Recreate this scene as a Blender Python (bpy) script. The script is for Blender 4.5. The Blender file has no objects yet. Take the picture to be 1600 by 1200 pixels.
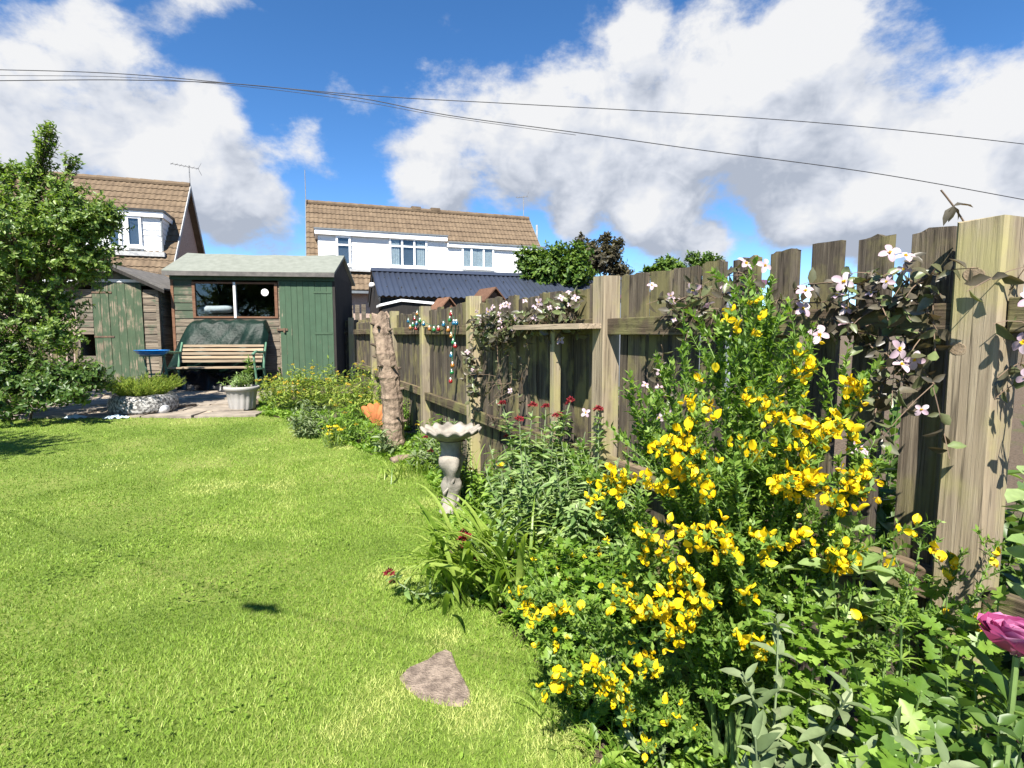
import bpy, bmesh, math, random
import numpy as np
from mathutils import Matrix, Vector

# ---------------------------------------------------------------- camera, sky, sun, exposure
scene = bpy.context.scene
COL = scene.collection
E = 1.15                      # eye height
FPX = 850.0                   # focal length in photo pixels (1600 wide)
PSI = math.atan(400 / FPX)    # camera is turned this far right of the fence direction (+Y)
PITCH = math.atan(78 / FPX)
cp, sp_, cy, sy = math.cos(PITCH), math.sin(PITCH), math.cos(PSI), math.sin(PSI)
FWD = np.array([sy * cp, cy * cp, -sp_]); RGT = np.array([cy, -sy, 0.0]); UPV = np.array([sy * sp_, cy * sp_, cp])
CAM = np.array([0.0, 0.0, E])
cd = bpy.data.cameras.new('camera'); cam = bpy.data.objects.new('camera', cd); COL.objects.link(cam)
cd.sensor_width = 36.0; cd.lens = 36.0 * FPX / 1600.0; cd.clip_start = 0.02; cd.clip_end = 3000
cam.matrix_world = Matrix(((RGT[0], UPV[0], -FWD[0], 0), (RGT[1], UPV[1], -FWD[1], 0), (RGT[2], UPV[2], -FWD[2], E), (0, 0, 0, 1)))
scene.camera = cam
SUNV = np.array([-0.46, -0.64, 1.0]); SUNV /= np.linalg.norm(SUNV)
scene.view_settings.view_transform = 'Standard'; scene.view_settings.look = 'None'
scene.view_settings.gamma = 1; scene.view_settings.use_curve_mapping = False
scene.view_settings.exposure = 1.75
sl = bpy.data.lights.new('sun', 'SUN'); sl.energy = 4.0; sl.angle = math.radians(0.53); sl.color = (1.0, 0.955, 0.87)
so = bpy.data.objects.new('sun', sl); COL.objects.link(so); so.location = (-20, -20, 40)
so.rotation_euler = Vector(SUNV).to_track_quat('Z', 'Y').to_euler()
scene.render.engine = 'CYCLES'; scene.cycles.use_denoising = True
scene.cycles.max_bounces = 6; scene.cycles.transparent_max_bounces = 6

def ray(px, py):
    return FWD + RGT * ((px - 800) / FPX) + UPV * ((600 - py) / FPX)
def P(px, py, zc): return CAM + ray(px, py) * zc
def ground_z(x, y):
    t = np.clip((np.asarray(y, float) - 3.2) / 7.3, 0, 1)
    return 0.20 * t * t * (3 - 2 * t) * 0.5 + 0.10 * t
def G(px, py):
    r = ray(px, py); z = 0.0
    for _ in range(40):
        s = (z - E) / r[2]; p = CAM + r * s; z = float(ground_z(p[0], p[1]))
    return np.array([p[0], p[1], z])
def OnX(px, py, X):
    r = ray(px, py); return CAM + r * (X / r[0])

# ---- world: Nishita sky with cumulus
world = bpy.data.worlds.new('World'); scene.world = world; world.use_nodes = True
nt = world.node_tree; nt.nodes.clear()
def N(tree, kind, **kw):
    n = tree.nodes.new(kind)
    for k, v in kw.items(): setattr(n, k, v)
    return n
def mth(tree, op, a, b=None, c=None, clamp=False):
    n = N(tree, 'ShaderNodeMath', operation=op, use_clamp=clamp)
    for i, v in enumerate((a, b, c)):
        if v is None: continue
        if isinstance(v, (int, float)): n.inputs[i].default_value = v
        else: tree.links.new(v, n.inputs[i])
    return n.outputs[0]
def maprange(tree, v, a, b, c, d, kind='SMOOTHSTEP'):
    n = N(tree, 'ShaderNodeMapRange', interpolation_type=kind)
    tree.links.new(v, n.inputs[0])
    for i, q in enumerate((a, b, c, d)): n.inputs[i + 1].default_value = q
    return n.outputs[0]

CLOUDS = [  # px, py, radius px, weight : where banks of cumulus stand
    (1150, 130, 210, .60), (1380, 190, 240, .60), (970, 205, 175, .62), (740, 255, 150, .66), (1150, 240, 180, .50), (820, 165, 95, .52), (850, 270, 120, .5), (650, 275, 80, .52), (960, 290, 90, .3), (1500, 220, 150, .4),
    (1600, 120, 95, .50), (1230, 55, 120, .50), (1560, 260, 130, .4), (1330, 325, 95, .85), (1450, 330, 120, .7), (1560, 350, 110, .55), (1230, 345, 70, .75), (1040, 355, 85, .95), (990, 330, 50, .6), (895, 350, 55, .9), (1120, 385, 60, .6), (1180, 300, 50, .3), (700, 310, 50, .35),
    (1000, 35, 60, .30), (1110, 30, 55, .42), (690, 215, 60, .3),
    (50, 110, 190, .46), (180, 60, 120, .36), (240, 190, 140, .48), (335, 150, 75, .44), (60, 290, 170, .52), (340, 260, 130, .56), (470, 230, 60, .48), (300, 10, 80, .35),
    (400, 345, 90, .60), (330, 325, 70, .5), (270, 260, 100, .4), (520, 275, 50, .32), (430, 310, 50, .35),
    (-300, 100, 330, .5), (2100, 150, 420, .55), (600, -500, 300, .45), (1500, -500, 260, .4)]
def cloud_group(name, full):
    g = bpy.data.node_groups.new(name, 'ShaderNodeTree')
    g.interface.new_socket('Vector', in_out='INPUT', socket_type='NodeSocketVector')
    g.interface.new_socket('Density', in_out='OUTPUT', socket_type='NodeSocketFloat')
    gi = N(g, 'NodeGroupInput'); go = N(g, 'NodeGroupOutput'); v = gi.outputs[0]
    mp = N(g, 'ShaderNodeMapping'); mp.inputs['Scale'].default_value = (1, 1, 1.55); mp.inputs['Location'].default_value = (3.1, 1.7, .4)
    g.links.new(v, mp.inputs[0])
    big = noise(g, mp.outputs[0], 5.2, 7 if full else 4, .62, .1)
    acc = mth(g, 'MULTIPLY', mth(g, 'SUBTRACT', big, .53), 2.1)
    if full:
        wisp = noise(g, mp.outputs[0], 2.1, 3, .5, .4)
        acc = mth(g, 'ADD', acc, mth(g, 'MULTIPLY', mth(g, 'SUBTRACT', wisp, .5), .5))
    for (px, py, rp, w) in CLOUDS:
        c = ray(px, py); k = np.linalg.norm(c); c = c / k
        d = N(g, 'ShaderNodeVectorMath', operation='DISTANCE'); g.links.new(v, d.inputs[0]); d.inputs[1].default_value = tuple(c)
        acc = mth(g, 'ADD', acc, maprange(g, d.outputs['Value'], 0, 1.15 * rp / FPX / k, w, 0))
    g.links.new(acc, go.inputs[0]); return g
def noise(t, vec, scale, detail=4, rough=.55, dist=0):
    n = N(t, 'ShaderNodeTexNoise'); n.inputs['Scale'].default_value = scale; n.inputs['Detail'].default_value = detail
    n.inputs['Roughness'].default_value = rough; n.inputs['Distortion'].default_value = dist
    if vec is not None: t.links.new(vec, n.inputs['Vector'])
    return n.outputs[0]
tc = N(nt, 'ShaderNodeTexCoord')
g1 = N(nt, 'ShaderNodeGroup'); g1.node_tree = cloud_group('cloud_density', True); nt.links.new(tc.outputs['Generated'], g1.inputs[0])
off = N(nt, 'ShaderNodeVectorMath', operation='ADD'); nt.links.new(tc.outputs['Generated'], off.inputs[0]); off.inputs[1].default_value = (-.03, -.01, .075)
g2 = N(nt, 'ShaderNodeGroup'); g2.node_tree = cloud_group('cloud_shade', False); nt.links.new(off.outputs[0], g2.inputs[0])
dens = g1.outputs[0]
alpha = maprange(nt, dens, .11, .54, 0, 1)
lit = mth(nt, 'SUBTRACT', dens, g2.outputs[0])
fine = noise(nt, tc.outputs['Generated'], 17, 3, .6, .6)
lit = mth(nt, 'ADD', maprange(nt, lit, -.42, .62, 0, 1, 'LINEAR'), mth(nt, 'MULTIPLY', mth(nt, 'SUBTRACT', fine, .54), 1.05), clamp=True)
cr = N(nt, 'ShaderNodeValToRGB'); nt.links.new(lit, cr.inputs[0])
cr.color_ramp.elements[0].color = (.135, .15, .18, 1); cr.color_ramp.elements[1].color = (.268, .270, .275, 1); cr.color_ramp.elements[1].position = .78
e_ = cr.color_ramp.elements.new(.45); e_.color = (.215, .226, .25, 1)
sky = N(nt, 'ShaderNodeTexSky', sky_type='NISHITA', sun_disc=False)
sky.sun_elevation = math.asin(SUNV[2]); sky.sun_rotation = math.atan2(SUNV[0], SUNV[1]); sky.air_density = .75; sky.dust_density = 0.0; sky.ozone_density = 3.5; sky.altitude = 600
b1 = N(nt, 'ShaderNodeBackground'); hs = N(nt, 'ShaderNodeHueSaturation'); hs.inputs['Saturation'].default_value = 1.2; hs.inputs['Value'].default_value = 1.06; nt.links.new(sky.outputs[0], hs.inputs['Color']); nt.links.new(hs.outputs[0], b1.inputs[0]); b1.inputs[1].default_value = .061
b2 = N(nt, 'ShaderNodeBackground'); nt.links.new(cr.outputs[0], b2.inputs[0]); b2.inputs[1].default_value = 1.0
mx = N(nt, 'ShaderNodeMixShader'); nt.links.new(alpha, mx.inputs[0]); nt.links.new(b1.outputs[0], mx.inputs[1]); nt.links.new(b2.outputs[0], mx.inputs[2])
world.cycles.sampling_method = 'MANUAL'; world.cycles.sample_map_resolution = 128
wo = N(nt, 'ShaderNodeOutputWorld'); nt.links.new(mx.outputs[0], wo.inputs[0])

# ---------------------------------------------------------------- materials
MATS = {}
def newmat(name):
    m = bpy.data.materials.new(name); m.use_nodes = True
    t = m.node_tree; t.nodes.clear()
    o = N(t, 'ShaderNodeOutputMaterial'); b = N(t, 'ShaderNodeBsdfPrincipled'); t.links.new(b.outputs[0], o.inputs[0])
    MATS[name] = m
    return m, t, b, o
def ramp(t, fac, stops, interp='LINEAR'):
    r = N(t, 'ShaderNodeValToRGB'); t.links.new(fac, r.inputs[0]); r.color_ramp.interpolation = interp
    while len(r.color_ramp.elements) < len(stops): r.color_ramp.elements.new(.5)
    for e, (p, c) in zip(r.color_ramp.elements, stops): e.position = p; e.color = (*c, 1)
    return r.outputs[0]
def noise(t, vec, scale, detail=4, rough=.55, dist=0):
    n = N(t, 'ShaderNodeTexNoise'); n.inputs['Scale'].default_value = scale; n.inputs['Detail'].default_value = detail
    n.inputs['Roughness'].default_value = rough; n.inputs['Distortion'].default_value = dist
    if vec is not None: t.links.new(vec, n.inputs['Vector'])
    return n.outputs[0]
def objcoord(t, scale=(1, 1, 1), rnd=True):
    c = N(t, 'ShaderNodeTexCoord'); m = N(t, 'ShaderNodeMapping'); m.inputs['Scale'].default_value = scale
    v = c.outputs['Object']
    if rnd:
        oi = N(t, 'ShaderNodeObjectInfo'); a = N(t, 'ShaderNodeVectorMath', operation='ADD')
        sc = N(t, 'ShaderNodeVectorMath', operation='SCALE'); sc.inputs[0].default_value = (17.3, 11.1, 7.7); t.links.new(oi.outputs['Random'], sc.inputs['Scale'])
        t.links.new(v, a.inputs[0]); t.links.new(sc.outputs[0], a.inputs[1]); v = a.outputs[0]
    t.links.new(v, m.inputs[0]); return m.outputs[0]
def mixc(t, fac, a, b, blend='MIX'):
    n = N(t, 'ShaderNodeMix', data_type='RGBA', blend_type=blend)
    for sock, v in ((n.inputs[0], fac), (n.inputs[6], a), (n.inputs[7], b)):
        if isinstance(v, (int, float)): sock.default_value = v
        elif isinstance(v, tuple): sock.default_value = (*v, 1)
        else: t.links.new(v, sock)
    return n.outputs[2]
def bump(t, b, h, strength=.4, dist=.01):
    n = N(t, 'ShaderNodeBump'); n.inputs['Strength'].default_value = strength; n.inputs['Distance'].default_value = dist
    t.links.new(h, n.inputs['Height']); t.links.new(n.outputs[0], b.inputs['Normal'])
def wood(name, dark, mid, light, axis='z', paint=None, paint_keep=.5, green=None, green_amt=.0, scale=1.0, bstr=.5, rough=.85):
    m, t, b, o = newmat(name)
    k = {'x': (1.2, 26, 26), 'y': (26, 1.2, 26), 'z': (26, 26, 1.2)}[axis]; k = tuple(q * scale for q in k)
    v = objcoord(t, k); g = noise(t, v, 2.2, 7, .68, .35)
    k2 = {'x': (1.5, 9, 9), 'y': (9, 1.5, 9), 'z': (9, 9, 1.5)}[axis]
    v2 = objcoord(t, tuple(q * scale for q in k2)); g2 = noise(t, v2, 1.0, 5, .6, .6)
    c = ramp(t, mth(t, 'ADD', mth(t, 'MULTIPLY', g, .65), mth(t, 'MULTIPLY', g2, .35)), [(.34, dark), (.52, mid), (.68, light)])
    oi = N(t, 'ShaderNodeObjectInfo')
    c = mixc(t, 1.0, c, ramp(t, oi.outputs['Random'], [(0, (.72, .72, .72)), (1, (1.18, 1.14, 1.08))]), 'MULTIPLY')
    if bstr >= .55:
        ck = noise(t, objcoord(t, tuple(q * (1.6 if q > 5 else .55) for q in k)), 1.0, 2, .5, .2)
        cm = maprange(t, mth(t, 'ABSOLUTE', mth(t, 'SUBTRACT', ck, .5)), .0, .022, .72, 0)
        c = mixc(t, cm, c, tuple(q * .25 for q in dark))
    if green:
        gm = noise(t, objcoord(t, (3, 3, 2)), 1.6, 5, .6)
        c = mixc(t, maprange(t, gm, .5 - green_amt, .62, 0, .75), c, green)
    if paint:
        pv = objcoord(t, tuple(q * .95 for q in k)); pn = noise(t, pv, 2.4, 8, .75, .2); pn2 = noise(t, objcoord(t, (4, 4, 4)), 1.3, 3)
        pm = maprange(t, mth(t, 'ADD', mth(t, 'MULTIPLY', pn, .6), mth(t, 'MULTIPLY', pn2, .4)), .60 - paint_keep * .3, .68 - paint_keep * .3, 0, .92)
        pc = mixc(t, noise(t, objcoord(t, (3, 3, 3)), 2.0, 4), tuple(q * .72 for q in paint), tuple(min(1, q * 1.3) for q in paint))
        c = mixc(t, pm, c, pc)
    t.links.new(c, b.inputs['Base Color']); b.inputs['Roughness'].default_value = rough; b.inputs['Specular IOR Level'].default_value = .2
    bump(t, b, g, bstr, .006); return m
def plain(name, a, b_=None, scale=6, rough=.7, bstr=.2, bdist=.01, spec=.3, detail=6, metallic=0.0, stops=(.35, .65), rnd=True):
    m, t, b, o = newmat(name); b_ = b_ or tuple(q * .75 for q in a)
    n = noise(t, objcoord(t, (1, 1, 1), rnd), scale, detail, .6)
    t.links.new(ramp(t, n, [(stops[0], b_), (stops[1], a)]), b.inputs['Base Color'])
    b.inputs['Roughness'].default_value = rough; b.inputs['Specular IOR Level'].default_value = spec; b.inputs['Metallic'].default_value = metallic
    if bstr: bump(t, b, noise(t, objcoord(t, (1, 1, 1), rnd), scale * 4, 5, .6), bstr, bdist)
    return m
def leafmat(name, dark, mid, light, transl=.35, rough=.45, spec=.35, tcol=None, vein=True):
    m, t, b, o = newmat(name)
    at = N(t, 'ShaderNodeAttribute', attribute_name='tint')
    c = ramp(t, at.outputs['Fac'], [(0, dark), (.5, mid), (1, light)])
    if vein:
        n = noise(t, objcoord(t, (1, 1, 1), False), 60, 3); c = mixc(t, 1.0, c, ramp(t, n, [(.3, (.82, .82, .82)), (.7, (1.12, 1.12, 1.12))]), 'MULTIPLY')
    t.links.new(c, b.inputs['Base Color']); b.inputs['Roughness'].default_value = rough; b.inputs['Specular IOR Level'].default_value = spec
    tr = N(t, 'ShaderNodeBsdfTranslucent')
    t.links.new(mixc(t, 1.0, c, tcol or (1.3, 1.35, .6), 'MULTIPLY'), tr.inputs[0])
    ms = N(t, 'ShaderNodeMixShader'); ms.inputs[0].default_value = transl
    t.links.new(b.outputs[0], ms.inputs[1]); t.links.new(tr.outputs[0], ms.inputs[2]); t.links.new(ms.outputs[0], o.inputs[0]); return m

# ---------------------------------------------------------------- object helpers
def wm(o):
    m = o.matrix_basis.copy() if False else Matrix.LocRotScale(o.location, o.rotation_euler, o.scale)
    return wm(o.parent) @ o.matrix_parent_inverse @ m if o.parent else m
def tag(o, label=None, cat=None, group=None, kind=None):
    if label: o['label'] = label
    if cat: o['category'] = cat
    if group: o['group'] = group
    if kind: o['kind'] = kind
    return o
def thing(name, label, cat, loc=(0, 0, 0), rz=0.0, group=None):
    o = bpy.data.objects.new(name, None); COL.objects.link(o); o.empty_display_size = .1
    o.location = tuple(float(q) for q in loc); o.rotation_euler = (0, 0, rz)
    return tag(o, label, cat, group)
def link(name, mesh, parent=None, world=False, kind=None, label=None):
    o = bpy.data.objects.new(name, mesh); COL.objects.link(o)
    if parent is not None:
        o.parent = parent
        if world: o.matrix_parent_inverse = wm(parent).inverted()
    if kind: o['kind'] = kind
    if label: o['label'] = label
    return o
def dupe(o, parent=None):
    c = o.copy(); COL.objects.link(c); c.parent = parent
    for ch in list(o.children): dupe(ch, c)
    return c

class MB:
    """collects polygons for one mesh"""
    def __init__(s): s.v = []; s.f = []
    def add(s, verts, faces):
        k = len(s.v); s.v.extend([tuple(map(float, q)) for q in verts]); s.f.extend([tuple(i + k for i in f) for f in faces]); return s
    def box(s, x0, x1, y0, y1, z0, z1, j=0.0, top=None, R=random):
        q = lambda: R.uniform(-j, j) if j else 0.0
        vs = [(x + q(), y + q(), z + q()) for z in (z0, z1) for (x, y) in ((x0, y0), (x1, y0), (x1, y1), (x0, y1))]
        return s.add(vs, [(0, 3, 2, 1), (4, 5, 6, 7), (0, 1, 5, 4), (1, 2, 6, 5), (2, 3, 7, 6), (3, 0, 4, 7)])
    def prism(s, poly, v0, v1, axis='y'):
        """poly in the plane of the two other axes, extruded along axis"""
        n = len(poly)
        def put(a, b, w): return {'y': (a, w, b), 'x': (w, a, b), 'z': (a, b, w)}[axis]
        vs = [put(a, b, v0) for a, b in poly] + [put(a, b, v1) for a, b in poly]
        return s.add(vs, [tuple(range(n)), tuple(range(2 * n - 1, n - 1, -1))] + [(i, i + n, (i + 1) % n + n, (i + 1) % n) for i in range(n)])
    def tube(s, pts, rad, sides=6, cap=True):
        pts = [np.asarray(p, float) for p in pts]; n = len(pts)
        if not hasattr(rad, '__len__'): rad = [rad] * n
        k = len(s.v); ref = np.array([.31, .2, .93])
        for i, p in enumerate(pts):
            t = pts[min(i + 1, n - 1)] - pts[max(i - 1, 0)]; t = t / (np.linalg.norm(t) + 1e-9)
            a = np.cross(t, ref if abs(t @ ref) < .95 else np.array([1., 0, 0])); a /= np.linalg.norm(a) + 1e-9; b = np.cross(t, a)
            for q in range(sides):
                w = 2 * math.pi * q / sides; s.v.append(tuple(p + rad[i] * (a * math.cos(w) + b * math.sin(w))))
        for i in range(n - 1):
            for q in range(sides):
                s.f.append((k + i * sides + q, k + i * sides + (q + 1) % sides, k + (i + 1) * sides + (q + 1) % sides, k + (i + 1) * sides + q))
        if cap: s.f.append(tuple(k + q for q in range(sides - 1, -1, -1))); s.f.append(tuple(k + (n - 1) * sides + q for q in range(sides)))
        return s
    def lathe(s, prof, c=(0, 0, 0), sides=24, fn=None):
        k = len(s.v); n = len(prof)
        for i, (r, z) in enumerate(prof):
            for q in range(sides):
                w = 2 * math.pi * q / sides; rr, zz = (r, z) if fn is None else fn(r, z, w, i)
                s.v.append((c[0] + rr * math.cos(w), c[1] + rr * math.sin(w), c[2] + zz))
        for i in range(n - 1):
            for q in range(sides):
                s.f.append((k + i * sides + q, k + i * sides + (q + 1) % sides, k + (i + 1) * sides + (q + 1) % sides, k + (i + 1) * sides + q))
        return s
    def grid(s, fn, nu, nv):
        k = len(s.v)
        for i in range(nu + 1):
            for j in range(nv + 1): s.v.append(tuple(map(float, fn(i / nu, j / nv))))
        for i in range(nu):
            for j in range(nv):
                a = k + i * (nv + 1) + j; s.f.append((a, a + nv + 1, a + nv + 2, a + 1))
        return s
    def mesh(s, mat, smooth=False, bevel=0.0, name='m'):
        me = bpy.data.meshes.new(name); me.from_pydata(s.v, [], s.f); me.materials.append(MATS[mat])
        if bevel:
            bm = bmesh.new(); bm.from_mesh(me); bmesh.ops.recalc_face_normals(bm, faces=bm.faces)
            bmesh.ops.bevel(bm, geom=list(bm.edges), offset=bevel, segments=2, affect='EDGES', profile=.6); bm.to_mesh(me); bm.free()
        if smooth: me.polygons.foreach_set('use_smooth', [True] * len(me.polygons))
        me.update(); return me
    def build(s, name, mat, parent=None, world=False, smooth=False, bevel=0.0, kind=None, label=None):
        return link(name, s.mesh(mat, smooth, bevel, name), parent, world, kind, label)

class Leaves:
    """many small leaf shapes gathered with numpy into one mesh with a per-leaf tint"""
    def __init__(s): s.V = []; s.L = []; s.T = []; s.C = []; s.n = 0
    def add(s, tmpl, pos, axis, up, size, tint):
        tv, tf = tmpl; pos = np.atleast_2d(pos).astype(float); n = len(pos)
        if n == 0: return
        axis = np.broadcast_to(np.atleast_2d(axis).astype(float), (n, 3)); up = np.broadcast_to(np.atleast_2d(up).astype(float), (n, 3))
        a = axis / (np.linalg.norm(axis, axis=1, keepdims=True) + 1e-9)
        x = np.cross(a, up); x /= np.linalg.norm(x, axis=1, keepdims=True) + 1e-9; z = np.cross(x, a)
        size = np.broadcast_to(np.asarray(size, float), (n,)); tint = np.broadcast_to(np.asarray(tint, float), (n,))
        M = np.stack([x, a, z], axis=2) * size[:, None, None]
        V = np.einsum('nij,kj->nki', M, tv) + pos[:, None, :]
        k = len(tv); s.V.append(V.reshape(-1, 3)); s.C.append(np.repeat(tint, k))
        base = s.n + np.arange(n) * k
        lo = np.concatenate([np.array(f) for f in tf]); s.L.append((base[:, None] + lo[None, :]).reshape(-1))
        s.T.append(np.tile(np.array([len(f) for f in tf]), n)); s.n += n * k
    def raw(s, V, F, tint):
        V = np.asarray(V, float); s.V.append(V); s.C.append(np.full(len(V), tint)); s.L.append(np.concatenate([np.array(f) for f in F]) + s.n)
        s.T.append(np.array([len(f) for f in F])); s.n += len(V)
    def mesh(s, mat, name='leaves', smooth=False):
        V = np.concatenate(s.V); L = np.concatenate(s.L).astype(np.int32); T = np.concatenate(s.T).astype(np.int32); C = np.concatenate(s.C)
        me = bpy.data.meshes.new(name); me.vertices.add(len(V)); me.vertices.foreach_set('co', V.astype(np.float32).ravel())
        me.loops.add(len(L)); me.loops.foreach_set('vertex_index', L)
        me.polygons.add(len(T)); st = np.concatenate([[0], np.cumsum(T)[:-1]]).astype(np.int32); me.polygons.foreach_set('loop_start', st)
        if smooth: me.polygons.foreach_set('use_smooth', np.ones(len(T), bool))
        at = me.attributes.new('tint', 'FLOAT', 'POINT'); at.data.foreach_set('value', C.astype(np.float32))
        me.materials.append(MATS[mat]); me.update(calc_edges=True); return me
    def build(s, name, mat, parent=None, world=True, kind='stuff', smooth=False, label=None):
        return link(name, s.mesh(mat, name, smooth), parent, world, kind, label)

def leaf_t(w, stations=((0, .12), (.35, 1), (.7, .75)), fold=.12, droop=.12):
    """leaf of length 1 along y, tip at 1; w = full width"""
    v = []; f = []
    for t, k in stations: v += [(-w / 2 * k, t, fold * k * w * 2 - droop * t * t), (0, t, -droop * t * t), (w / 2 * k, t, fold * k * w * 2 - droop * t * t)]
    v.append((0, 1, -droop)); n = len(stations)
    for i in range(n - 1):
        a = 3 * i; f += [(a, a + 1, a + 4, a + 3), (a + 1, a + 2, a + 5, a + 4)]
    a = 3 * (n - 1); f += [(a, a + 1, 3 * n), (a + 1, a + 2, 3 * n)]
    return np.array(v, float), f
def lobed_t(n=3, w=.9, depth=.45, droop=.1):
    """jagged leaf: fan of pointed lobes round a midrib"""
    pts = []
    L = [(-.05, 0), (-.10, .08), (-.30, .04), (-.40, .14), (-.33, .20), (-.42, .28), (-.22, .30), (-.34, .40), (-.46, .42), (-.40, .50), (-.44, .58), (-.20, .56), (-.24, .68), (-.30, .74), (-.18, .80), (-.12, .90)]
    pts = [(x * w, y) for x, y in L] + [(0, 1)] + [(-x * w, y) for x, y in L[::-1]]
    v = [(x, y, .18 * abs(x) - droop * y * y) for x, y in pts] + [(0, .45, -droop * .2)]
    c = len(v) - 1; f = [(i, c, i + 1) for i in range(len(pts) - 1)] + [(len(pts) - 1, c, 0)]
    return np.array(v, float), [tuple(reversed(q)) for q in f]
T_OV = leaf_t(.5); T_LAN = leaf_t(.26, fold=.15, droop=.2); T_NAR = leaf_t(.16, ((0, .3), (.5, 1)), .1, .1); T_TINY = (np.array([(0, 0, 0), (-.22, .5, .05), (0, 1, 0), (.22, .5, .05)], float), [(0, 3, 2, 1)])
T_LOB = lobed_t(); T_WLAN = leaf_t(.34, ((0, .12), (.25, .85), (.5, 1), (.78, .62)), .12, .25); T_BROAD = leaf_t(.62, ((0, .15), (.2, .8), (.5, 1), (.8, .6)), .10, .22)
rng = np.random.default_rng(7); random.seed(7)
def unit(v): v = np.asarray(v, float); return v / (np.linalg.norm(v, axis=-1, keepdims=True) + 1e-9)
def rdir(n): return unit(rng.normal(size=(n, 3)))

def stem(p0, p1, sag=.0, bow=.0, n=7):
    """curved stem from p0 to p1: bows outward and sags"""
    p0 = np.asarray(p0, float); p1 = np.asarray(p1, float); t = np.linspace(0, 1, n)[:, None]
    mid = (p0 + p1) / 2 + np.array([0, 0, 1.]) * bow + rng.normal(size=3) * .02 * np.linalg.norm(p1 - p0)
    q = (1 - t) ** 2 * p0 + 2 * t * (1 - t) * mid + t * t * p1; q[:, 2] -= sag * t[:, 0] ** 2
    return q
def along(path, s):
    """points and tangents at fractions s of a polyline"""
    path = np.asarray(path); d = np.linalg.norm(np.diff(path, axis=0), axis=1); c = np.concatenate([[0], np.cumsum(d)]) / (d.sum() + 1e-9)
    s = np.asarray(s); i = np.clip(np.searchsorted(c, s, side='right') - 1, 0, len(d) - 1)
    u = ((s - c[i]) / (c[i + 1] - c[i] + 1e-9))[:, None]
    return path[i] * (1 - u) + path[i + 1] * u, unit(path[i + 1] - path[i])
def plen(path): return float(np.linalg.norm(np.diff(np.asarray(path), axis=0), axis=1).sum())
def dress(cl, path, per_m, tm, size, t0=.1, t1=1.0, out=.8, up=.3, tint=(0, 1), jit=.25, sizevar=.3, grow=None):
    """leaves set round a stem"""
    n = max(1, int(plen(path) * per_m * (t1 - t0))); s = np.sort(rng.uniform(t0, t1, n)); p, tg = along(path, s)
    ph = np.arange(n) * 2.4 + rng.uniform(0, 6.28); ref = np.where(np.abs(tg[:, 2:3]) > .9, np.array([[1., 0, 0]]), np.array([[0, 0, 1.]]))
    a = unit(np.cross(tg, ref)); b = np.cross(tg, a); rad = a * np.cos(ph)[:, None] + b * np.sin(ph)[:, None]
    ax = unit(rad * out + tg * (1 - out) + np.array([0, 0, up]) + rng.normal(size=(n, 3)) * jit)
    upv = unit(tg + np.array([0, 0, .6]) + rng.normal(size=(n, 3)) * .3)
    sz = size * (1 + rng.uniform(-sizevar, sizevar, n))
    if grow is not None: sz = sz * (grow[0] + (grow[1] - grow[0]) * s)
    cl.add(tm, p, ax, upv, sz, rng.uniform(tint[0], tint[1], n))
# ---------------------------------------------------------------- material library
wood('fence_wood', (.026, .021, .017), (.088, .072, .056), (.20, .17, .13), 'z', green=(.17, .15, .065), green_amt=.03, bstr=.8)
plain('knot_wood', (.28, .21, .14), (.17, .125, .08), 60, .9, .5, .004, .1)
wood('post_wood', (.17, .135, .095), (.29, .24, .17), (.38, .325, .235), 'z', green=(.31, .28, .12), green_amt=.09, bstr=.55)
wood('rail_wood', (.045, .032, .022), (.11, .082, .056), (.20, .16, .11), 'y', green=(.16, .15, .06), green_amt=.05, bstr=.9)
wood('shelf_wood', (.20, .16, .12), (.36, .29, .21), (.46, .38, .28), 'y', bstr=.6)
wood('shed_green', (.08, .066, .052), (.16, .14, .11), (.24, .21, .17), 'x', paint=(.052, .074, .048), paint_keep=.60, bstr=.5)
wood('shed_bare', (.06, .048, .038), (.165, .138, .108), (.27, .235, .19), 'x', paint=(.055, .078, .048), paint_keep=.22, bstr=.6)
wood('door_green', (.14, .11, .08), (.20, .17, .12), (.30, .25, .19), 'z', paint=(.038, .082, .048), paint_keep=.90, bstr=.4, rough=.6)
wood('door_peel', (.16, .13, .09), (.27, .22, .16), (.37, .31, .24), 'z', paint=(.042, .075, .042), paint_keep=.62, bstr=.5)
wood('bench_wood', (.15, .115, .08), (.28, .22, .155), (.37, .305, .225), 'x', bstr=.5)
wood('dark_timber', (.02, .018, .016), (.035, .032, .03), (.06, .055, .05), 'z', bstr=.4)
wood('brown_board', (.08, .04, .025), (.15, .08, .05), (.20, .12, .08), 'x', bstr=.4)
plain('felt', (.19, .20, .172), (.155, .165, .14), 9, .95, .25, .004, .1)
plain('felt_dark', (.14, .13, .12), (.09, .085, .08), 9, .95, .25, .004, .1)
plain('tile', (.165, .12, .078), (.095, .068, .045), 3.5, .9, .3, .01, .15, stops=(.3, .7), rnd=False)
plain('render_pink', (.46, .35, .29), (.30, .22, .18), 30, .95, .6, .02, .1)
plain('white_clad', (.72, .72, .71), (.62, .625, .62), 3, .5, .05, .004, .3)
plain('white_frame', (.82, .82, .82), (.78, .78, .78), 3, .4, 0, .004, .4)
plain('gutter', (.16, .18, .19), (.12, .13, .14), 3, .5, 0, .004, .3)
plain('lead', (.42, .42, .41), (.28, .28, .28), 8, .7, .2, .01, .3)
plain('metal_blue', (.036, .044, .066), (.030, .037, .055), 2, .38, .03, .004, .45)
plain('black_inside', (.012, .011, .01), (.008, .008, .008), 3, .9, 0)
plain('room_sky_tint', (.10, .12, .15), (.075, .09, .115), 3, .9, 0)  # panel behind house panes; grey-blue paints in the sky's reflection
plain('curtain', (.55, .56, .54), (.40, .42, .41), 12, .9, 0)
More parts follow.
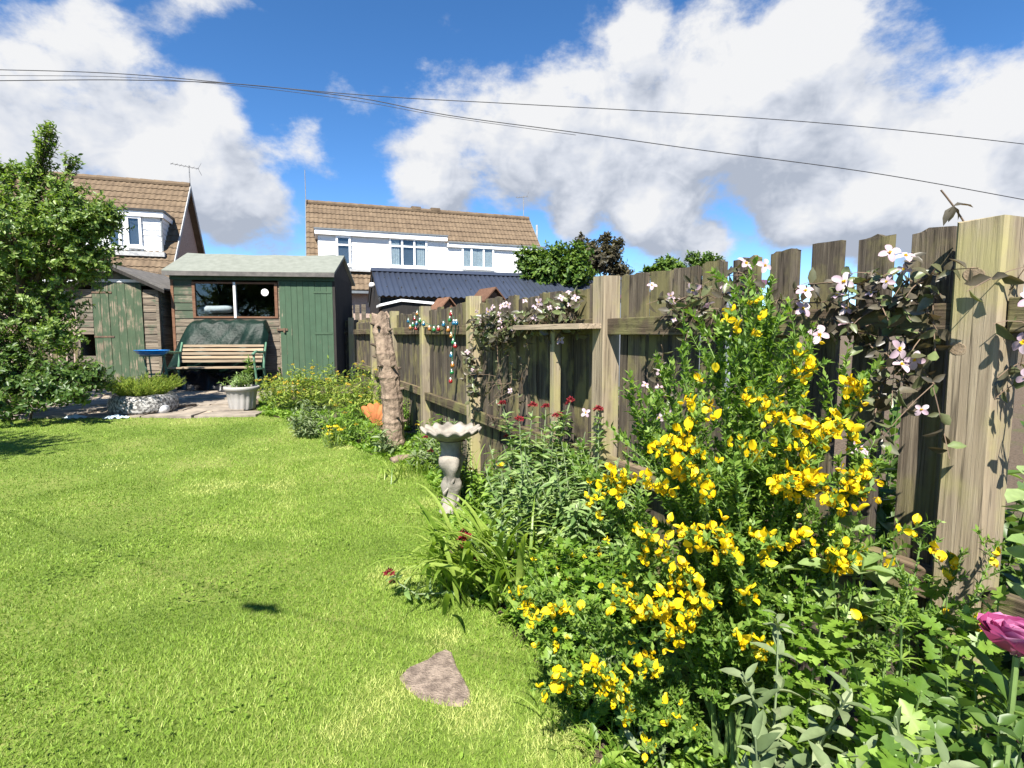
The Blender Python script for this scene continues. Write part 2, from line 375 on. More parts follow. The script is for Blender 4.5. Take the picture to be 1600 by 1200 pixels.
plain('iron_green', (.10, .21, .13), (.06, .13, .085), 14, .5, .2, .003, .4)
plain('metal_dark', (.04, .04, .04), (.025, .025, .025), 8, .5, .1)
plain('aerial_grey', (.25, .25, .25), (.18, .18, .18), 8, .5, 0)
plain('rust', (.16, .10, .06), (.07, .05, .04), 20, .8, .3)
plain('stone', (.31, .28, .235), (.15, .135, .115), 14, .95, .5, .008, .1, stops=(.3, .62))
plain('slab', (.30, .255, .205), (.17, .145, .12), 6, .95, .35, .006, .1)
plain('step_stone', (.30, .235, .185), (.13, .10, .08), 30, .95, 1.0, .012, .1, stops=(.34, .62), detail=9)
plain('gravel', (.46, .38, .29), (.26, .21, .16), 40, .95, .5, .01, .1)
plain('pot', (.36, .34, .315), (.29, .275, .26), 5, .6, .1, .003, .3)
plain('soil', (.16, .115, .08), (.075, .055, .04), 18, .95, .7, .02, .1)
plain('terracotta', (.42, .155, .055), (.29, .10, .04), 14, .85, .4, .004, .15)
plain('blue_plastic', (.02, .22, .62), (.015, .17, .50), 3, .3, 0, .002, .5)
plain('white_stuff', (.72, .71, .69), (.55, .54, .52), 10, .7, .2)
plain('pale_scrap', (.42, .50, .56), (.34, .42, .46), 10, .6, .1)
plain('tarp', (.006, .020, .014), (.003, .011, .008), 5, .45, .5, .02, .16)
plain('black_plastic', (.008, .008, .009), (.005, .005, .005), 5, .3, .5, .02, .3)
plain('bark', (.30, .225, .165), (.13, .095, .07), 16, .95, .8, .012, .1)
plain('bark_dark', (.17, .13, .095), (.08, .06, .045), 16, .95, .6, .012, .1)
plain('heartwood', (.46, .33, .21), (.30, .2, .12), 20, .9, .4)
plain('stem_green', (.16, .24, .07), (.11, .17, .05), 20, .6, 0)
plain('stem_grey', (.20, .25, .13), (.14, .18, .09), 20, .7, 0)
plain('stem_brown', (.17, .115, .075), (.10, .07, .05), 20, .8, 0)
plain('cable', (.035, .035, .04), (.03, .03, .03), 3, .6, 0)
plain('wire_green', (.03, .12, .06), (.02, .08, .04), 3, .5, 0)
plain('purple_cap', (.20, .09, .16), (.15, .06, .12), 4, .6, 0)
plain('grey_sheet', (.30, .32, .36), (.24, .26, .30), 3, .6, 0)
plain('tyre_paint', (.42, .40, .38), (.10, .095, .09), 34, .85, .5, .01, .2, stops=(.44, .56))
leafmat('grass', (.075, .13, .015), (.22, .335, .045), (.44, .475, .15), .30, .55, .25, vein=False)
leafmat('lf_tree', (.055, .105, .02), (.135, .22, .04), (.25, .33, .08), .42, .40, .4, vein=False)
leafmat('lf_shrub', (.035, .075, .014), (.075, .14, .026), (.15, .22, .045), .35, .42, .4, vein=False)
leafmat('lf_broom', (.06, .125, .018), (.135, .24, .036), (.25, .35, .07), .45, .5, .3, vein=False)
leafmat('lf_clem', (.05, .045, .03), (.105, .09, .06), (.15, .20, .07), .25, .38, .5, (1.2, .95, .6))
leafmat('lf_val', (.09, .16, .045), (.185, .28, .085), (.31, .39, .17), .32, .42, .4)
leafmat('lf_strap', (.11, .19, .022), (.21, .31, .045), (.34, .43, .10), .45, .38, .45)
leafmat('lf_herb', (.07, .15, .015), (.16, .28, .032), (.27, .38, .07), .40, .45, .35)
leafmat('lf_silver', (.085, .125, .05), (.15, .195, .09), (.25, .29, .16), .22, .7, .2)
leafmat('lf_jag', (.075, .15, .018), (.15, .26, .03), (.25, .37, .07), .40, .42, .4)
leafmat('lf_heath', (.075, .13, .015), (.16, .235, .03), (.33, .36, .07), .35, .6, .2)
leafmat('lf_yel', (.10, .16, .018), (.21, .29, .04), (.37, .40, .09), .35, .5, .3)
leafmat('lf_purple', (.03, .03, .02), (.075, .065, .04), (.14, .12, .07), .3, .5, .3)
leafmat('lf_conifer', (.03, .07, .010), (.075, .14, .02), (.14, .21, .035), .3, .5, .25)
leafmat('fl_yellow', (.62, .34, .004), (.72, .53, .005), (.78, .64, .03), .3, .5, .3, (1.1, .9, .4), vein=False)
leafmat('fl_orange', (.50, .27, .02), (.52, .38, .03), (.56, .46, .08), .3, .5, .3, (1.1, .8, .4), vein=False)
leafmat('fl_red', (.14, .008, .016), (.23, .014, .026), (.32, .05, .05), .25, .6, .3, (1.2, .4, .4), vein=False)
leafmat('fl_pink', (.42, .27, .34), (.52, .40, .45), (.58, .50, .52), .35, .5, .3, (1, .9, .95), vein=False)
leafmat('fl_white', (.70, .70, .66), (.78, .78, .74), (.84, .84, .82), .3, .5, .3, (1, 1, .95), vein=False)
leafmat('fl_peony', (.26, .035, .12), (.42, .10, .25), (.55, .24, .40), .35, .5, .3, (1.1, .6, .8), vein=False)
def glassmat():
    m, t, b, o = newmat('glass'); gl = N(t, 'ShaderNodeBsdfGlossy'); gl.inputs['Roughness'].default_value = .02
    tr = N(t, 'ShaderNodeBsdfTransparent'); tr.inputs[0].default_value = (.80, .84, .86, 1)
    lw = N(t, 'ShaderNodeLayerWeight'); fac = mth(t, 'ADD', mth(t, 'MULTIPLY', mth(t, 'POWER', lw.outputs['Facing'], 4.0), .6), .06); ms = N(t, 'ShaderNodeMixShader'); t.links.new(fac, ms.inputs[0])
    t.links.new(tr.outputs[0], ms.inputs[1]); t.links.new(gl.outputs[0], ms.inputs[2]); t.links.new(ms.outputs[0], o.inputs[0])
glassmat()
def bulbmat(name, c):
    m, t, b, o = newmat(name); b.inputs['Base Color'].default_value = (*c, 1); b.inputs['Roughness'].default_value = .12; b.inputs['Specular IOR Level'].default_value = .7
for nm, c in (('bulb_red', (.22, .012, .012)), ('bulb_blue', (.012, .09, .16)), ('bulb_green', (.016, .13, .04)), ('bulb_amber', (.26, .11, .02))): bulbmat(nm, c)
def lawnmat():
    m, t, b, o = newmat('lawn'); v = objcoord(t, (1, 1, 1), False)
    n1 = noise(t, v, 1.3, 4); n2 = noise(t, v, 45, 5, .7)
    c = ramp(t, mth(t, 'ADD', mth(t, 'MULTIPLY', n1, .5), mth(t, 'MULTIPLY', n2, .5)), [(.32, (.05, .085, .014)), (.5, (.12, .17, .03)), (.68, (.24, .24, .08))])
    t.links.new(c, b.inputs['Base Color']); b.inputs['Roughness'].default_value = .9; b.inputs['Specular IOR Level'].default_value = .1; bump(t, b, n2, .6, .02)
lawnmat()
def groundmat():
    m, t, b, o = newmat('ground'); v = objcoord(t, (1, 1, 1), False)
    n1 = noise(t, v, 2.0, 5); n2 = noise(t, v, 38, 6, .7)
    c = ramp(t, n2, [(.3, (.05, .038, .027)), (.6, (.14, .105, .075)), (.75, (.22, .175, .13))]); c = mixc(t, maprange(t, n1, .55, .7, 0, .5), c, (.08, .10, .03))
    t.links.new(c, b.inputs['Base Color']); b.inputs['Roughness'].default_value = .95; b.inputs['Specular IOR Level'].default_value = .1; bump(t, b, n2, .8, .03)
groundmat()

# ---------------------------------------------------------------- ground, lawn, patio
def axis_pts(lo, hi, step, far):
    a = list(np.arange(lo, hi + 1e-6, step)); return [-far, -far / 4, lo - 8] + a + [hi + 8, far / 4, far]
gx, gy = axis_pts(-9, 6, .5, 900.), axis_pts(-3, 14, .25, 900.)
b = MB()
for y in gy:
    for x in gx: b.v.append((x, y, float(ground_z(x, y))))
nx = len(gx)
for j in range(len(gy) - 1):
    for i in range(nx - 1): b.f.append((j * nx + i, j * nx + i + 1, (j + 1) * nx + i + 1, (j + 1) * nx + i))
tag(b.build('ground', 'ground', smooth=True), kind='structure')

EDGE = [(405, 649), (440, 655), (475, 668), (515, 690), (560, 703), (600, 716), (640, 728), (672, 752), (695, 800), (690, 840), (680, 880), (700, 935), (770, 962), (838, 1015), (875, 1080), (915, 1150), (935, 1210)]
lawn_edge = [G(*q)[:2] for q in EDGE]
lawn_poly = [np.array(q) for q in ((-9, -1.5), (-9, 6.6))] + [G(q, w)[:2] for q, w in ((0, 657), (150, 652), (290, 655))] + lawn_edge + [lawn_edge[-1] + np.array([-.08, -.5]), np.array([.3, -1.5])]
def inside(poly, X, Y):
    r = np.zeros(len(X), bool); n = len(poly)
    for i in range(n):
        (x1, y1), (x2, y2) = poly[i], poly[(i + 1) % n]
        c = (y1 > Y) != (y2 > Y); r ^= c & (X < (x2 - x1) * (Y - y1) / (y2 - y1 + 1e-12) + x1)
    return r
step = .08
xs = np.arange(-9, 2, step); ys = np.arange(-1.5, 9.5, step)
XX, YY = np.meshgrid(xs, ys); ok = inside(lawn_poly, XX.ravel() + step / 2, YY.ravel() + step / 2).reshape(XX.shape)
b = MB(); idx = {}
for j in range(len(ys)):
    for i in range(len(xs)):
        if not ok[j, i]: continue
        q = []
        for dj, di in ((0, 0), (0, 1), (1, 1), (1, 0)):
            k = (j + dj, i + di)
            if k not in idx:
                x, y = xs[0] + step * k[1], ys[0] + step * k[0]
                idx[k] = len(b.v); b.v.append((x, y, float(ground_z(x, y)) + .008))
            q.append(idx[k])
        b.f.append(tuple(q))
tag(b.build('lawn', 'lawn', smooth=True), 'mown lawn', kind='structure')

def vnoise(x, y, s, seed=0):
    x = x / s; y = y / s; i = np.floor(x).astype(int); j = np.floor(y).astype(int); u = x - i; v = y - j; u = u * u * (3 - 2 * u); v = v * v * (3 - 2 * v)
    h = lambda a, c: np.modf(np.abs(np.sin(a * 127.1 + c * 311.7 + seed * 17.7) * 43758.5453))[0]
    return (h(i, j) * (1 - u) + h(i + 1, j) * u) * (1 - v) + (h(i, j + 1) * (1 - u) + h(i + 1, j + 1) * u) * v
stone_out = [G(*q)[:2] for q in ((622, 1062), (638, 1046), (668, 1034), (680, 1024), (697, 1018), (706, 1022), (714, 1045), (726, 1066), (735, 1085), (736, 1102), (722, 1109), (690, 1107), (660, 1099), (636, 1082))]
DRY = [(*G(px, py)[:2], r) for px, py, r in ((540, 700, .20), (480, 672, .22), (640, 742, .16), (672, 790, .14), (700, 1000, .10), (742, 1120, .12), (620, 1080, .10), (185, 728, .18), (320, 765, .22), (440, 760, .15), (610, 905, .12), (300, 660, .3), (870, 1160, .1), (570, 1135, .12))]
def blades():
    cl = Leaves(); c0_ = np.mean(stone_out, axis=0)
    bands = [(0.9, 1.8, 42000), (1.8, 2.6, 30000), (2.6, 3.6, 19000), (3.6, 5.0, 11500), (5.0, 7.0, 5200), (7.0, 10.5, 3000)]
    for d0, d1, den in bands:
        a0, a1 = -PSI * 0 + math.radians(-34), math.radians(72)      # headings clockwise from +Y that the lawn in view can have
        area = (d1 * d1 - d0 * d0) * (a1 - a0) / 2; n = int(area * den)
        r = np.sqrt(rng.uniform(d0 * d0, d1 * d1, n)); th = rng.uniform(math.radians(-34), math.radians(72), n)
        x = r * np.sin(th); y = r * np.cos(th)
        k = inside(lawn_poly, x, y) & ~inside([c0_ + (q - c0_) * .93 for q in stone_out], x, y); x, y, r = x[k], y[k], r[k]; n = len(x)
        pat = .5 * vnoise(x, y, .9, 1) + .3 * vnoise(x, y, .35, 2) + .2 * vnoise(x, y, .12, 3)
        dry = vnoise(x, y, .55, 5) * vnoise(x, y, .16, 6)
        de = np.full(n, 9.0)
        for q in range(len(lawn_edge) - 1):
            A, B = lawn_edge[q], lawn_edge[q + 1]; t = np.clip(((x - A[0]) * (B - A)[0] + (y - A[1]) * (B - A)[1]) / ((B - A) @ (B - A)), 0, 1)
            de = np.minimum(de, np.hypot(x - A[0] - t * (B - A)[0], y - A[1] - t * (B - A)[1]))
        h = (.008 + .012 * pat) * rng.uniform(.55, 1.4, n) * (1 + 1.1 * np.exp(-de / .07))
        w = (.0017 + .0010 * r) * rng.uniform(.7, 1.3, n)
        lean = rng.uniform(.25, 1.3, n); az = rng.uniform(0, 6.283, n) + .0; fx, fy = np.cos(az) * lean, np.sin(az) * lean
        base = np.stack([x, y, ground_z(x, y) + .006], 1); tip = base + np.stack([fx, fy, np.ones(n)], 1) / np.sqrt(1 + lean ** 2)[:, None] * h[:, None] * 1.25
        wa = rng.uniform(0, 6.283, n); sd = np.stack([np.cos(wa), np.sin(wa), np.zeros(n)], 1) * w[:, None] / 2
        spot = np.zeros(n)
        for (sx, sy_, sr) in DRY: spot = np.maximum(spot, np.exp(-((x - sx) ** 2 + (y - sy_) ** 2) / sr ** 2) * (.35 + vnoise(x, y, .07, 8)))
        h = h * (1 - .55 * np.clip(spot, 0, 1))
        tint = np.clip(.04 + .70 * pat + .75 * spot + rng.normal(0, .17, n) + np.where(dry > .42, .38, 0) * rng.uniform(0, 1, n), 0, 1)
        V = np.stack([base - sd, base + sd, tip], 1).reshape(-1, 3)
        cl.V.append(V); cl.C.append(np.repeat(tint, 3)); cl.L.append(np.arange(3 * n) + cl.n); cl.T.append(np.full(n, 3)); cl.n += 3 * n
    # clover and daisy leaves pressed into the near lawn
    n = 9000; r = np.sqrt(rng.uniform(.8, 16, n)); th = rng.uniform(math.radians(-34), math.radians(70), n); x, y = r * np.sin(th), r * np.cos(th)
    k = inside(lawn_poly, x, y) & ~inside(stone_out, x, y) & (vnoise(x, y, .3, 9) > .55); x, y = x[k], y[k]; n = len(x)
    az = rng.uniform(0, 6.28, n); cl.add(T_OV, np.stack([x, y, ground_z(x, y) + rng.uniform(.012, .03, n)], 1), np.stack([np.cos(az), np.sin(az), rng.uniform(-.1, .5, n)], 1), np.array([0, 0, 1.]), rng.uniform(.010, .022, n), rng.uniform(.12, .5, n))
    o = cl.build('grass', 'grass', world=False); tag(o, 'short mown sunlit grass of the lawn', 'grass', kind='stuff'); return o
blades()

# stepping stone sunk in the lawn
b = MB(); zt = float(ground_z(0, 1.5)) + .013; c0 = np.mean(stone_out, axis=0); ring = [(q[0], q[1]) for q in stone_out][::-1]
n = len(ring); b.v = [(x, y, 0.0) for x, y in ring] + [(x, y, zt - .006) for x, y in ring] + [(c0[0] + (x - c0[0]) * .93, c0[1] + (y - c0[1]) * .93, zt + rng.uniform(-.002, .002)) for x, y in ring] + [(c0[0], c0[1], zt + .002)]
for i in range(n):
    k = (i + 1) % n; b.f += [(i, k, n + k, n + i), (n + i, n + k, 2 * n + k, 2 * n + i), (2 * n + i, 2 * n + k, 3 * n)]
b.f = [tuple(reversed(f)) for f in b.f] if False else b.f
tag(b.build('stepping_stone', 'step_stone'), 'rough brown stepping stone set in the lawn by the flower bed', 'stone')

class Fr:
    """a vertical plan frame: u along heading a (clockwise from +Y), v away from us, z up from zb"""
    def __init__(s, o, a, zb=None):
        s.o = np.array([o[0], o[1], 0.]); s.a = a; s.zb = float(ground_z(o[0], o[1])) if zb is None else zb
        s.h = np.array([math.sin(a), math.cos(a), 0]); s.n = np.array([-math.cos(a), math.sin(a), 0]); s.rz = math.pi / 2 - a
    def hit(s, px, py, v=0.0):
        r = ray(px, py); t = ((s.o + s.n * v - CAM) @ s.n) / (r @ s.n); p = CAM + r * t
        return float((p - s.o) @ s.h), float(p[2] - s.zb)
    def u(s, px, py=520, v=0.0): return s.hit(px, py, v)[0]
    def z(s, px, py, v=0.0): return s.hit(px, py, v)[1]
    def w(s, u, v, z=0.0): p = s.o + s.h * u + s.n * v; return np.array([p[0], p[1], z + s.zb])
    def loc(s): return (s.o[0], s.o[1], s.zb)

HS = PSI + math.radians(83.4)
fs = Fr(P(277, 597, 9.7), HS)                      # big shed front
# patio slabs in front of the sheds, over a mortar bed
fp = Fr(fs.w(0, 0)[:2], HS)
pat = MB()
gz = lambda u, v: float(ground_z(*fp.w(u, v)[:2])) - fp.zb
for i in range(28):
    for j in range(12):
        u_, v_ = -4.8 + 6.55 * i / 28, -3.2 + 3.3 * j / 12; du, dv = 6.55 / 28, 3.3 / 12
        if not inside(lawn_poly, *[np.array([q]) for q in fp.w(u_ + du / 2, v_ + dv / 2)[:2]])[0]: pat.add([(u_, v_, gz(u_, v_) + .012), (u_ + du, v_, gz(u_ + du, v_) + .012), (u_ + du, v_ + dv, gz(u_ + du, v_ + dv) + .012), (u_, v_ + dv, gz(u_, v_ + dv) + .012)], [(0, 1, 2, 3)])
pb = pat.build('patio', 'gravel', None); pb.location = fp.loc(); pb.rotation_euler = (0, 0, fp.rz); tag(pb, kind='structure')
random.seed(4); v = -3.3
while v < -.1:
    u = -4.8 + random.uniform(0, .2); d = random.choice((.45, .6))
    while u < 1.7:
        L = random.choice((.45, .6, .6, .75))
        gravel_patch = -.1 < u + L / 2 < 1.0 and -2.0 < v + d / 2 < -.9
        if not gravel_patch and not inside(lawn_poly, *[np.array([q]) for q in fp.w(u + L / 2, v + d / 2)[:2]])[0]:
            zz = gz(u + L / 2, v + d / 2) + random.uniform(.018, .028)
            MB().box(u + .012, u + L - .012, v + .012, v + d - .012, zz - .05, zz, j=.008).build('paving_slab', 'slab', pb, bevel=.006)
        u += L
    v += d

# ---------------------------------------------------------------- fence along the bed
D = 1.52
fence = thing('garden_fence', 'weathered slatted timber fence with square posts beside the flower bed', 'fence', (D, 2.2, 0))
PT = 'post_wood'
posts = [(.648, (1558, 338)), (2.195, (942, 430)), (3.995, (735, 462)), (5.354, (660, 478)), (6.70, (612, 486)), (8.0, (581, 490)), (-.95, None)]
for y0, px in posts:
    zt = OnX(px[0], px[1], D)[2] if px else 1.46
    g0 = float(ground_z(D, y0)); rr = random.Random(int(y0 * 100))
    b = MB()
    # square post with slightly worn corners, drawn as stacked rings
    prof = []
    nz = 14; c = .007
    for k in range(nz + 1):
        z = g0 - .25 + (zt - g0 + .25) * k / nz; e = .0 if 0 < k < nz else 0.0
        j = lambda: rr.uniform(-.0012, .0012)
        for (x, y) in ((c, 0), (.1 - c, 0), (.1, c), (.1, .1 - c), (.1 - c, .1), (c, .1), (0, .1 - c), (0, c)): prof.append((D + x + j(), y0 + y + j(), z + (rr.uniform(-.002, .002) if k == nz else 0)))
    b.v = prof
    for k in range(nz):
        for q in range(8): b.f.append((k * 8 + q, k * 8 + (q + 1) % 8, (k + 1) * 8 + (q + 1) % 8, (k + 1) * 8 + q))
    b.f.append(tuple(nz * 8 + q for q in range(8)))
    po = b.build('post', PT, fence, world=True)
    if y0 == .648:
        for (px_, py_, r_) in ((1522, 430, .020), (1496, 545, .017)):      # knots standing slightly proud of the lawn face
            c_ = OnX(px_, py_, D); kb = MB(); rings = [(r_, -.001), (r_ * .93, .0012), (r_ * .82, .0006), (r_ * .6, .0014), (r_ * .5, .0009), (r_ * .3, .0015), (r_ * .12, .0012), (0.0005, .0012)]
            for i, (rad, hgt) in enumerate(rings):
                for q in range(18):
                    w = 2 * math.pi * q / 18; wob = 1 + .10 * math.sin(2 * w + i * .4) + .05 * math.sin(5 * w + i); kb.v.append((c_[0] - hgt, c_[1] + rad * wob * 1.15 * math.cos(w), c_[2] + rad * wob * math.sin(w)))
            for i in range(len(rings) - 1):
                for q in range(18): kb.f.append((i * 18 + q, (i + 1) * 18 + q, (i + 1) * 18 + (q + 1) % 18, i * 18 + (q + 1) % 18))
            kb.build('knot', 'knot_wood', po, world=True, smooth=True)
    if y0 == .648: NEAR_TOP = zt
# rails
rails = [(.748, 2.195), (2.295, 3.995), (4.095, 5.354), (5.454, 6.70), (6.80, 8.0), (-.85, .648), (8.1, 9.7)]
for y0, y1 in rails:
    zz = E - .002 + random.uniform(-.006, .006)
    MB().box(D + .018, D + .062, y0 + .003, y1 - .003, zz, zz + .078, j=.003).build('rail', 'rail_wood', fence, world=True, bevel=.004)
    zz = .47 + float(ground_z(D, y0)) * .8
    MB().box(D + .018, D + .062, y0 + .003, y1 - .003, zz, zz + .078, j=.003).build('rail', 'rail_wood', fence, world=True, bevel=.004)
# slats behind the rails
def topline(y):   # slat tops follow the photo's line
    return float(np.interp(y, [-.9, .7, .95, 2.1, 2.4, 3.9, 5.4, 8.0, 8.05, 9.8], [1.395, 1.395, 1.40, 1.415, 1.385, 1.40, 1.385, 1.36, 1.33, 1.33]))
def slat(y0, y1, zt=None, x0=None):
    x0 = D + .064 + random.uniform(0, .008) if x0 is None else x0
    zt = topline((y0 + y1) / 2) + random.uniform(-.018, .018) if zt is None else zt
    g0 = float(ground_z(D, y0)) + .03; t = random.uniform(.020, .026); nz = 5; b = MB(); ln = random.uniform(-.008, .008)
    for k in range(nz + 1):
        z = g0 + (zt - g0) * k / nz; j = lambda: random.uniform(-.002, .002); o_ = ln * k / nz
        b.v += [(x0, y0 + o_ + j(), z + (j() * 2 if k == nz else 0)), (x0 + t, y0 + o_ + j(), z + (j() * 2 if k == nz else 0)), (x0 + t, y1 + o_ + j(), z + (j() * 2 if k == nz else 0)), (x0, y1 + o_ + j(), z + (j() * 2 if k == nz else 0))]
    for k in range(nz):
        for q in range(4): b.f.append((k * 4 + q, k * 4 + (q + 1) % 4, (k + 1) * 4 + (q + 1) % 4, (k + 1) * 4 + q))
    k = nz * 4; zt_ = zt; tops = []; m_ = 5
    for q in range(m_ + 1):
        u = q / m_; dz = random.uniform(-.010, .004) if 0 < q < m_ else random.uniform(-.016, 0); yy = b.v[k][1] * (1 - u) + b.v[k + 3][1] * u; tops += [(x0 + .001, yy, zt_ + .006 + dz), (x0 + t - .001, yy, zt_ + .006 + dz + random.uniform(-.003, .003))]
    s0 = len(b.v); b.v += tops
    for q in range(m_): b.f.append((s0 + 2 * q, s0 + 2 * q + 1, s0 + 2 * q + 3, s0 + 2 * q + 2))
    b.f += [(k, k + 1, s0 + 1, s0), (k + 1, k + 2) + tuple(s0 + 2 * q + 1 for q in range(m_, -1, -1)), (k + 2, k + 3, s0 + 2 * m_, s0 + 2 * m_ + 1), (k + 3, k) + tuple(s0 + 2 * q for q in range(m_ + 1))]
    b.build('slat', 'fence_wood', fence, world=True)
for (a_, c_, py_) in ((1427, 1490, 360), (1341, 1388, 371), (1265, 1309, 380), (1203, 1243, 393), (1148, 1187, 404), (1099, 1133, 410), (1052, 1090, 418), (1017, 1047, 424), (985, 1012, 428), (970, 981, 431)):
    A, C = OnX(a_, py_, D + .066), OnX(c_, py_, D + .066); slat(C[1], A[1], (A[2] + C[2]) / 2)
def run(y0, y1, pitch, wd):
    y = y0
    while y < y1 - .04:
        w_ = wd + random.uniform(-.012, .012); slat(y, min(y + w_, y1), None); y += pitch + random.uniform(-.006, .006)
run(2.31, 3.99, .142, .115); run(4.10, 5.35, .138, .128); run(5.46, 6.69, .138, .130); run(6.81, 7.99, .138, .130); run(8.11, 9.7, .138, .130); run(-.84, .64, .16, .105)

# ---------------------------------------------------------------- big green shed
def lap(parent, name, u0, u1, v, z0, z1, mat, R=random):
    b = MB(); e = R.uniform(-.004, .004)
    b.prism([(v, z0 + e), (v - .020, z0 + e), (v - .007, z1 + .006), (v, z1 + .006)], u0, u1, 'x'); return b.build(name, mat, parent)
shed = thing('garden_shed', 'large green timber shed with grey felt roof and two-pane window', 'shed', fs.loc(), fs.rz)
W = fs.u(523, 520); z_e = fs.z(400, 428); z_fl = .14; DEP = 1.9
u_wl, u_wm, u_wr = fs.u(306), fs.u(370), fs.u(434); z_wb, z_wt = fs.z(370, 497), fs.z(370, 441); u_dl = fs.u(438)
nb = 13; hb = (z_e - .10 - z_fl) / nb
for k in range(nb):
    z0 = z_fl + k * hb
    if z0 + hb > z_wb + .02: lap(shed, 'cladding_board', 0, u_wl - .02, 0, z0, z0 + hb, 'shed_green')
    else: lap(shed, 'cladding_board', 0, u_dl - .012, 0, z0, z0 + hb, 'shed_bare')
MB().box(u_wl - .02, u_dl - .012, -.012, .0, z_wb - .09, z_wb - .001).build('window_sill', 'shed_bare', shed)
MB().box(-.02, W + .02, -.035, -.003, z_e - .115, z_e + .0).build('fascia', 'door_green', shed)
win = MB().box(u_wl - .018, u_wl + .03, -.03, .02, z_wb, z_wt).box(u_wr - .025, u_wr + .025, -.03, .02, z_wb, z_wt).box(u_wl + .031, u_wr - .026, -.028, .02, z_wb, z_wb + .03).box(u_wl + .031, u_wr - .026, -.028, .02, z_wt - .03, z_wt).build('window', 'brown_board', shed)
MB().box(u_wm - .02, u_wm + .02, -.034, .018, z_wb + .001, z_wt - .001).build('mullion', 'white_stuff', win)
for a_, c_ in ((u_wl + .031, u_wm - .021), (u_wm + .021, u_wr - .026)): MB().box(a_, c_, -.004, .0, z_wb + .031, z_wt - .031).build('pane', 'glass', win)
cs = fs.hit(414, 457); b = MB(); b.lathe([(.001, 0), (.062, 0), (.064, .002), (.062, .004), (.001, .004)], sides=20)
stk = b.build('sticker', 'white_frame', win); stk.rotation_euler = (math.pi / 2, 0, 0); stk.location = (cs[0], -.0045, cs[1])
MB().box(-.0, .03, .001, DEP, z_fl, z_e).build('side_wall', 'shed_bare', shed); MB().box(W - .03, W, .001, DEP, z_fl, z_e).build('side_wall', 'dark_timber', shed)  # right wall in dark timber: its shade is put into the colour
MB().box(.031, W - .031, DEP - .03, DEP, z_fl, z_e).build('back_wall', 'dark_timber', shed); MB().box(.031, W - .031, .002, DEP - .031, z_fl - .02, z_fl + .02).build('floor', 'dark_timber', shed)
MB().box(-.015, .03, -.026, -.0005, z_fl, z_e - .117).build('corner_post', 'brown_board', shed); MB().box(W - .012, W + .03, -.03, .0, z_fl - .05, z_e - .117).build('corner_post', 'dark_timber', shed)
MB().box(u_dl - .011, u_dl + .01, -.01, .0, z_fl, z_e - .117).build('door_jamb', 'shed_bare', shed)
MB().box(.05, W - .2, .05, DEP - .1, -.05, z_fl - .021).build('bearer', 'dark_timber', shed)
door = thing('door', None, None); door.parent = shed; door.location = (u_dl + .012, -.012, 0)
del_ = [k for k in ('label', 'category') if k in door]; dw = W - .014 - u_dl - .012; npk = 9; random.seed(11)
dtop = z_e - .125
for k in range(npk):
    a_ = dw * k / npk; w_ = dw / npk; MB().box(a_ + .0025, a_ + w_ - .0025, -.016 + random.uniform(-.002, .002), .0, z_fl - .03 + random.uniform(-.02, .01), dtop, j=.001).build('plank', 'door_green', door)
for zz in (fs.z(500, 457), fs.z(500, 521)): MB().box(dw - .33, dw - .02, -.024, -.0185, zz - .018, zz + .018).build('hinge', 'door_green', door)
MB().box(-.06, .13, -.034, -.0185, fs.z(445, 515) - .02, fs.z(445, 515) + .02).box(.06, .09, -.05, -.0345, fs.z(445, 515) - .05, fs.z(445, 515) + .03).build('latch', 'rust', door)
z_r = fs.z(400, 397, .85); ov = .09
def roofpoly(v0, z0, vr, zr, v1, z1, t): return [(v0, z0), (vr, zr), (v1, z1), (v1, z1 - t), (vr, zr - t * 1.15), (v0, z0 - t)]
rb = MB(); sg = (z_r - z_e) / (.85 + .14); nseg = 12
for k in range(nseg):   # felt roof, slightly sagging between rafters
    pass
def rz_(u): return -.018 * math.sin(math.pi * max(0, min(1, u / W))) - .006 * math.sin(u * 7)
us = np.linspace(-ov, W + ov * .6, 25)
for i, u in enumerate(us):
    s_ = rz_(u)
    for (v_, z_) in roofpoly(-.14, z_e + .035, .85, z_r, DEP + .12, z_e + .02, .045): rb.v.append((u, v_, z_ + s_))
for i in range(len(us) - 1):
    for q in range(6): rb.f.append((i * 6 + q, i * 6 + (q + 1) % 6, (i + 1) * 6 + (q + 1) % 6, (i + 1) * 6 + q))
rb.f += [(5, 4, 3, 2, 1, 0), tuple((len(us) - 1) * 6 + q for q in range(6))]
rf = rb.build('roof', 'felt', shed)
MB().box(-ov + .005, W + ov * .6 - .005, -.152, -.1405, z_e - .055, z_e + .02).build('eave_board', 'felt_dark', rf)
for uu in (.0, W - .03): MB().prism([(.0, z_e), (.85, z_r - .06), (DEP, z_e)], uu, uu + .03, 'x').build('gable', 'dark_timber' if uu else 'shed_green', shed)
# white sack seen through the window
sk = thing('sack', 'pale full sack lying behind the left window pane of the green shed', 'sack', fs.w(0, 0, 0), fs.rz)
cx, cz = fs.hit(332, 490, .25)
def sackf(a_, b_):
    t = a_ * math.pi; p_ = b_ * 2 * math.pi; r = math.sin(t) ** .6
    return (cx + .05 - .30 * math.cos(t), .28 + .13 * r * math.cos(p_), cz + .02 + .085 * r * math.sin(p_) * (1 + .15 * math.sin(9 * a_)) + .03 * a_ + .04)
MB().grid(sackf, 14, 14).build('body', 'white_stuff', sk, smooth=True)
MB().box(cx - .32, cx + .55, .12, .55, z_fl + .025, cz - .025).build('box_support', 'dark_timber', sk)

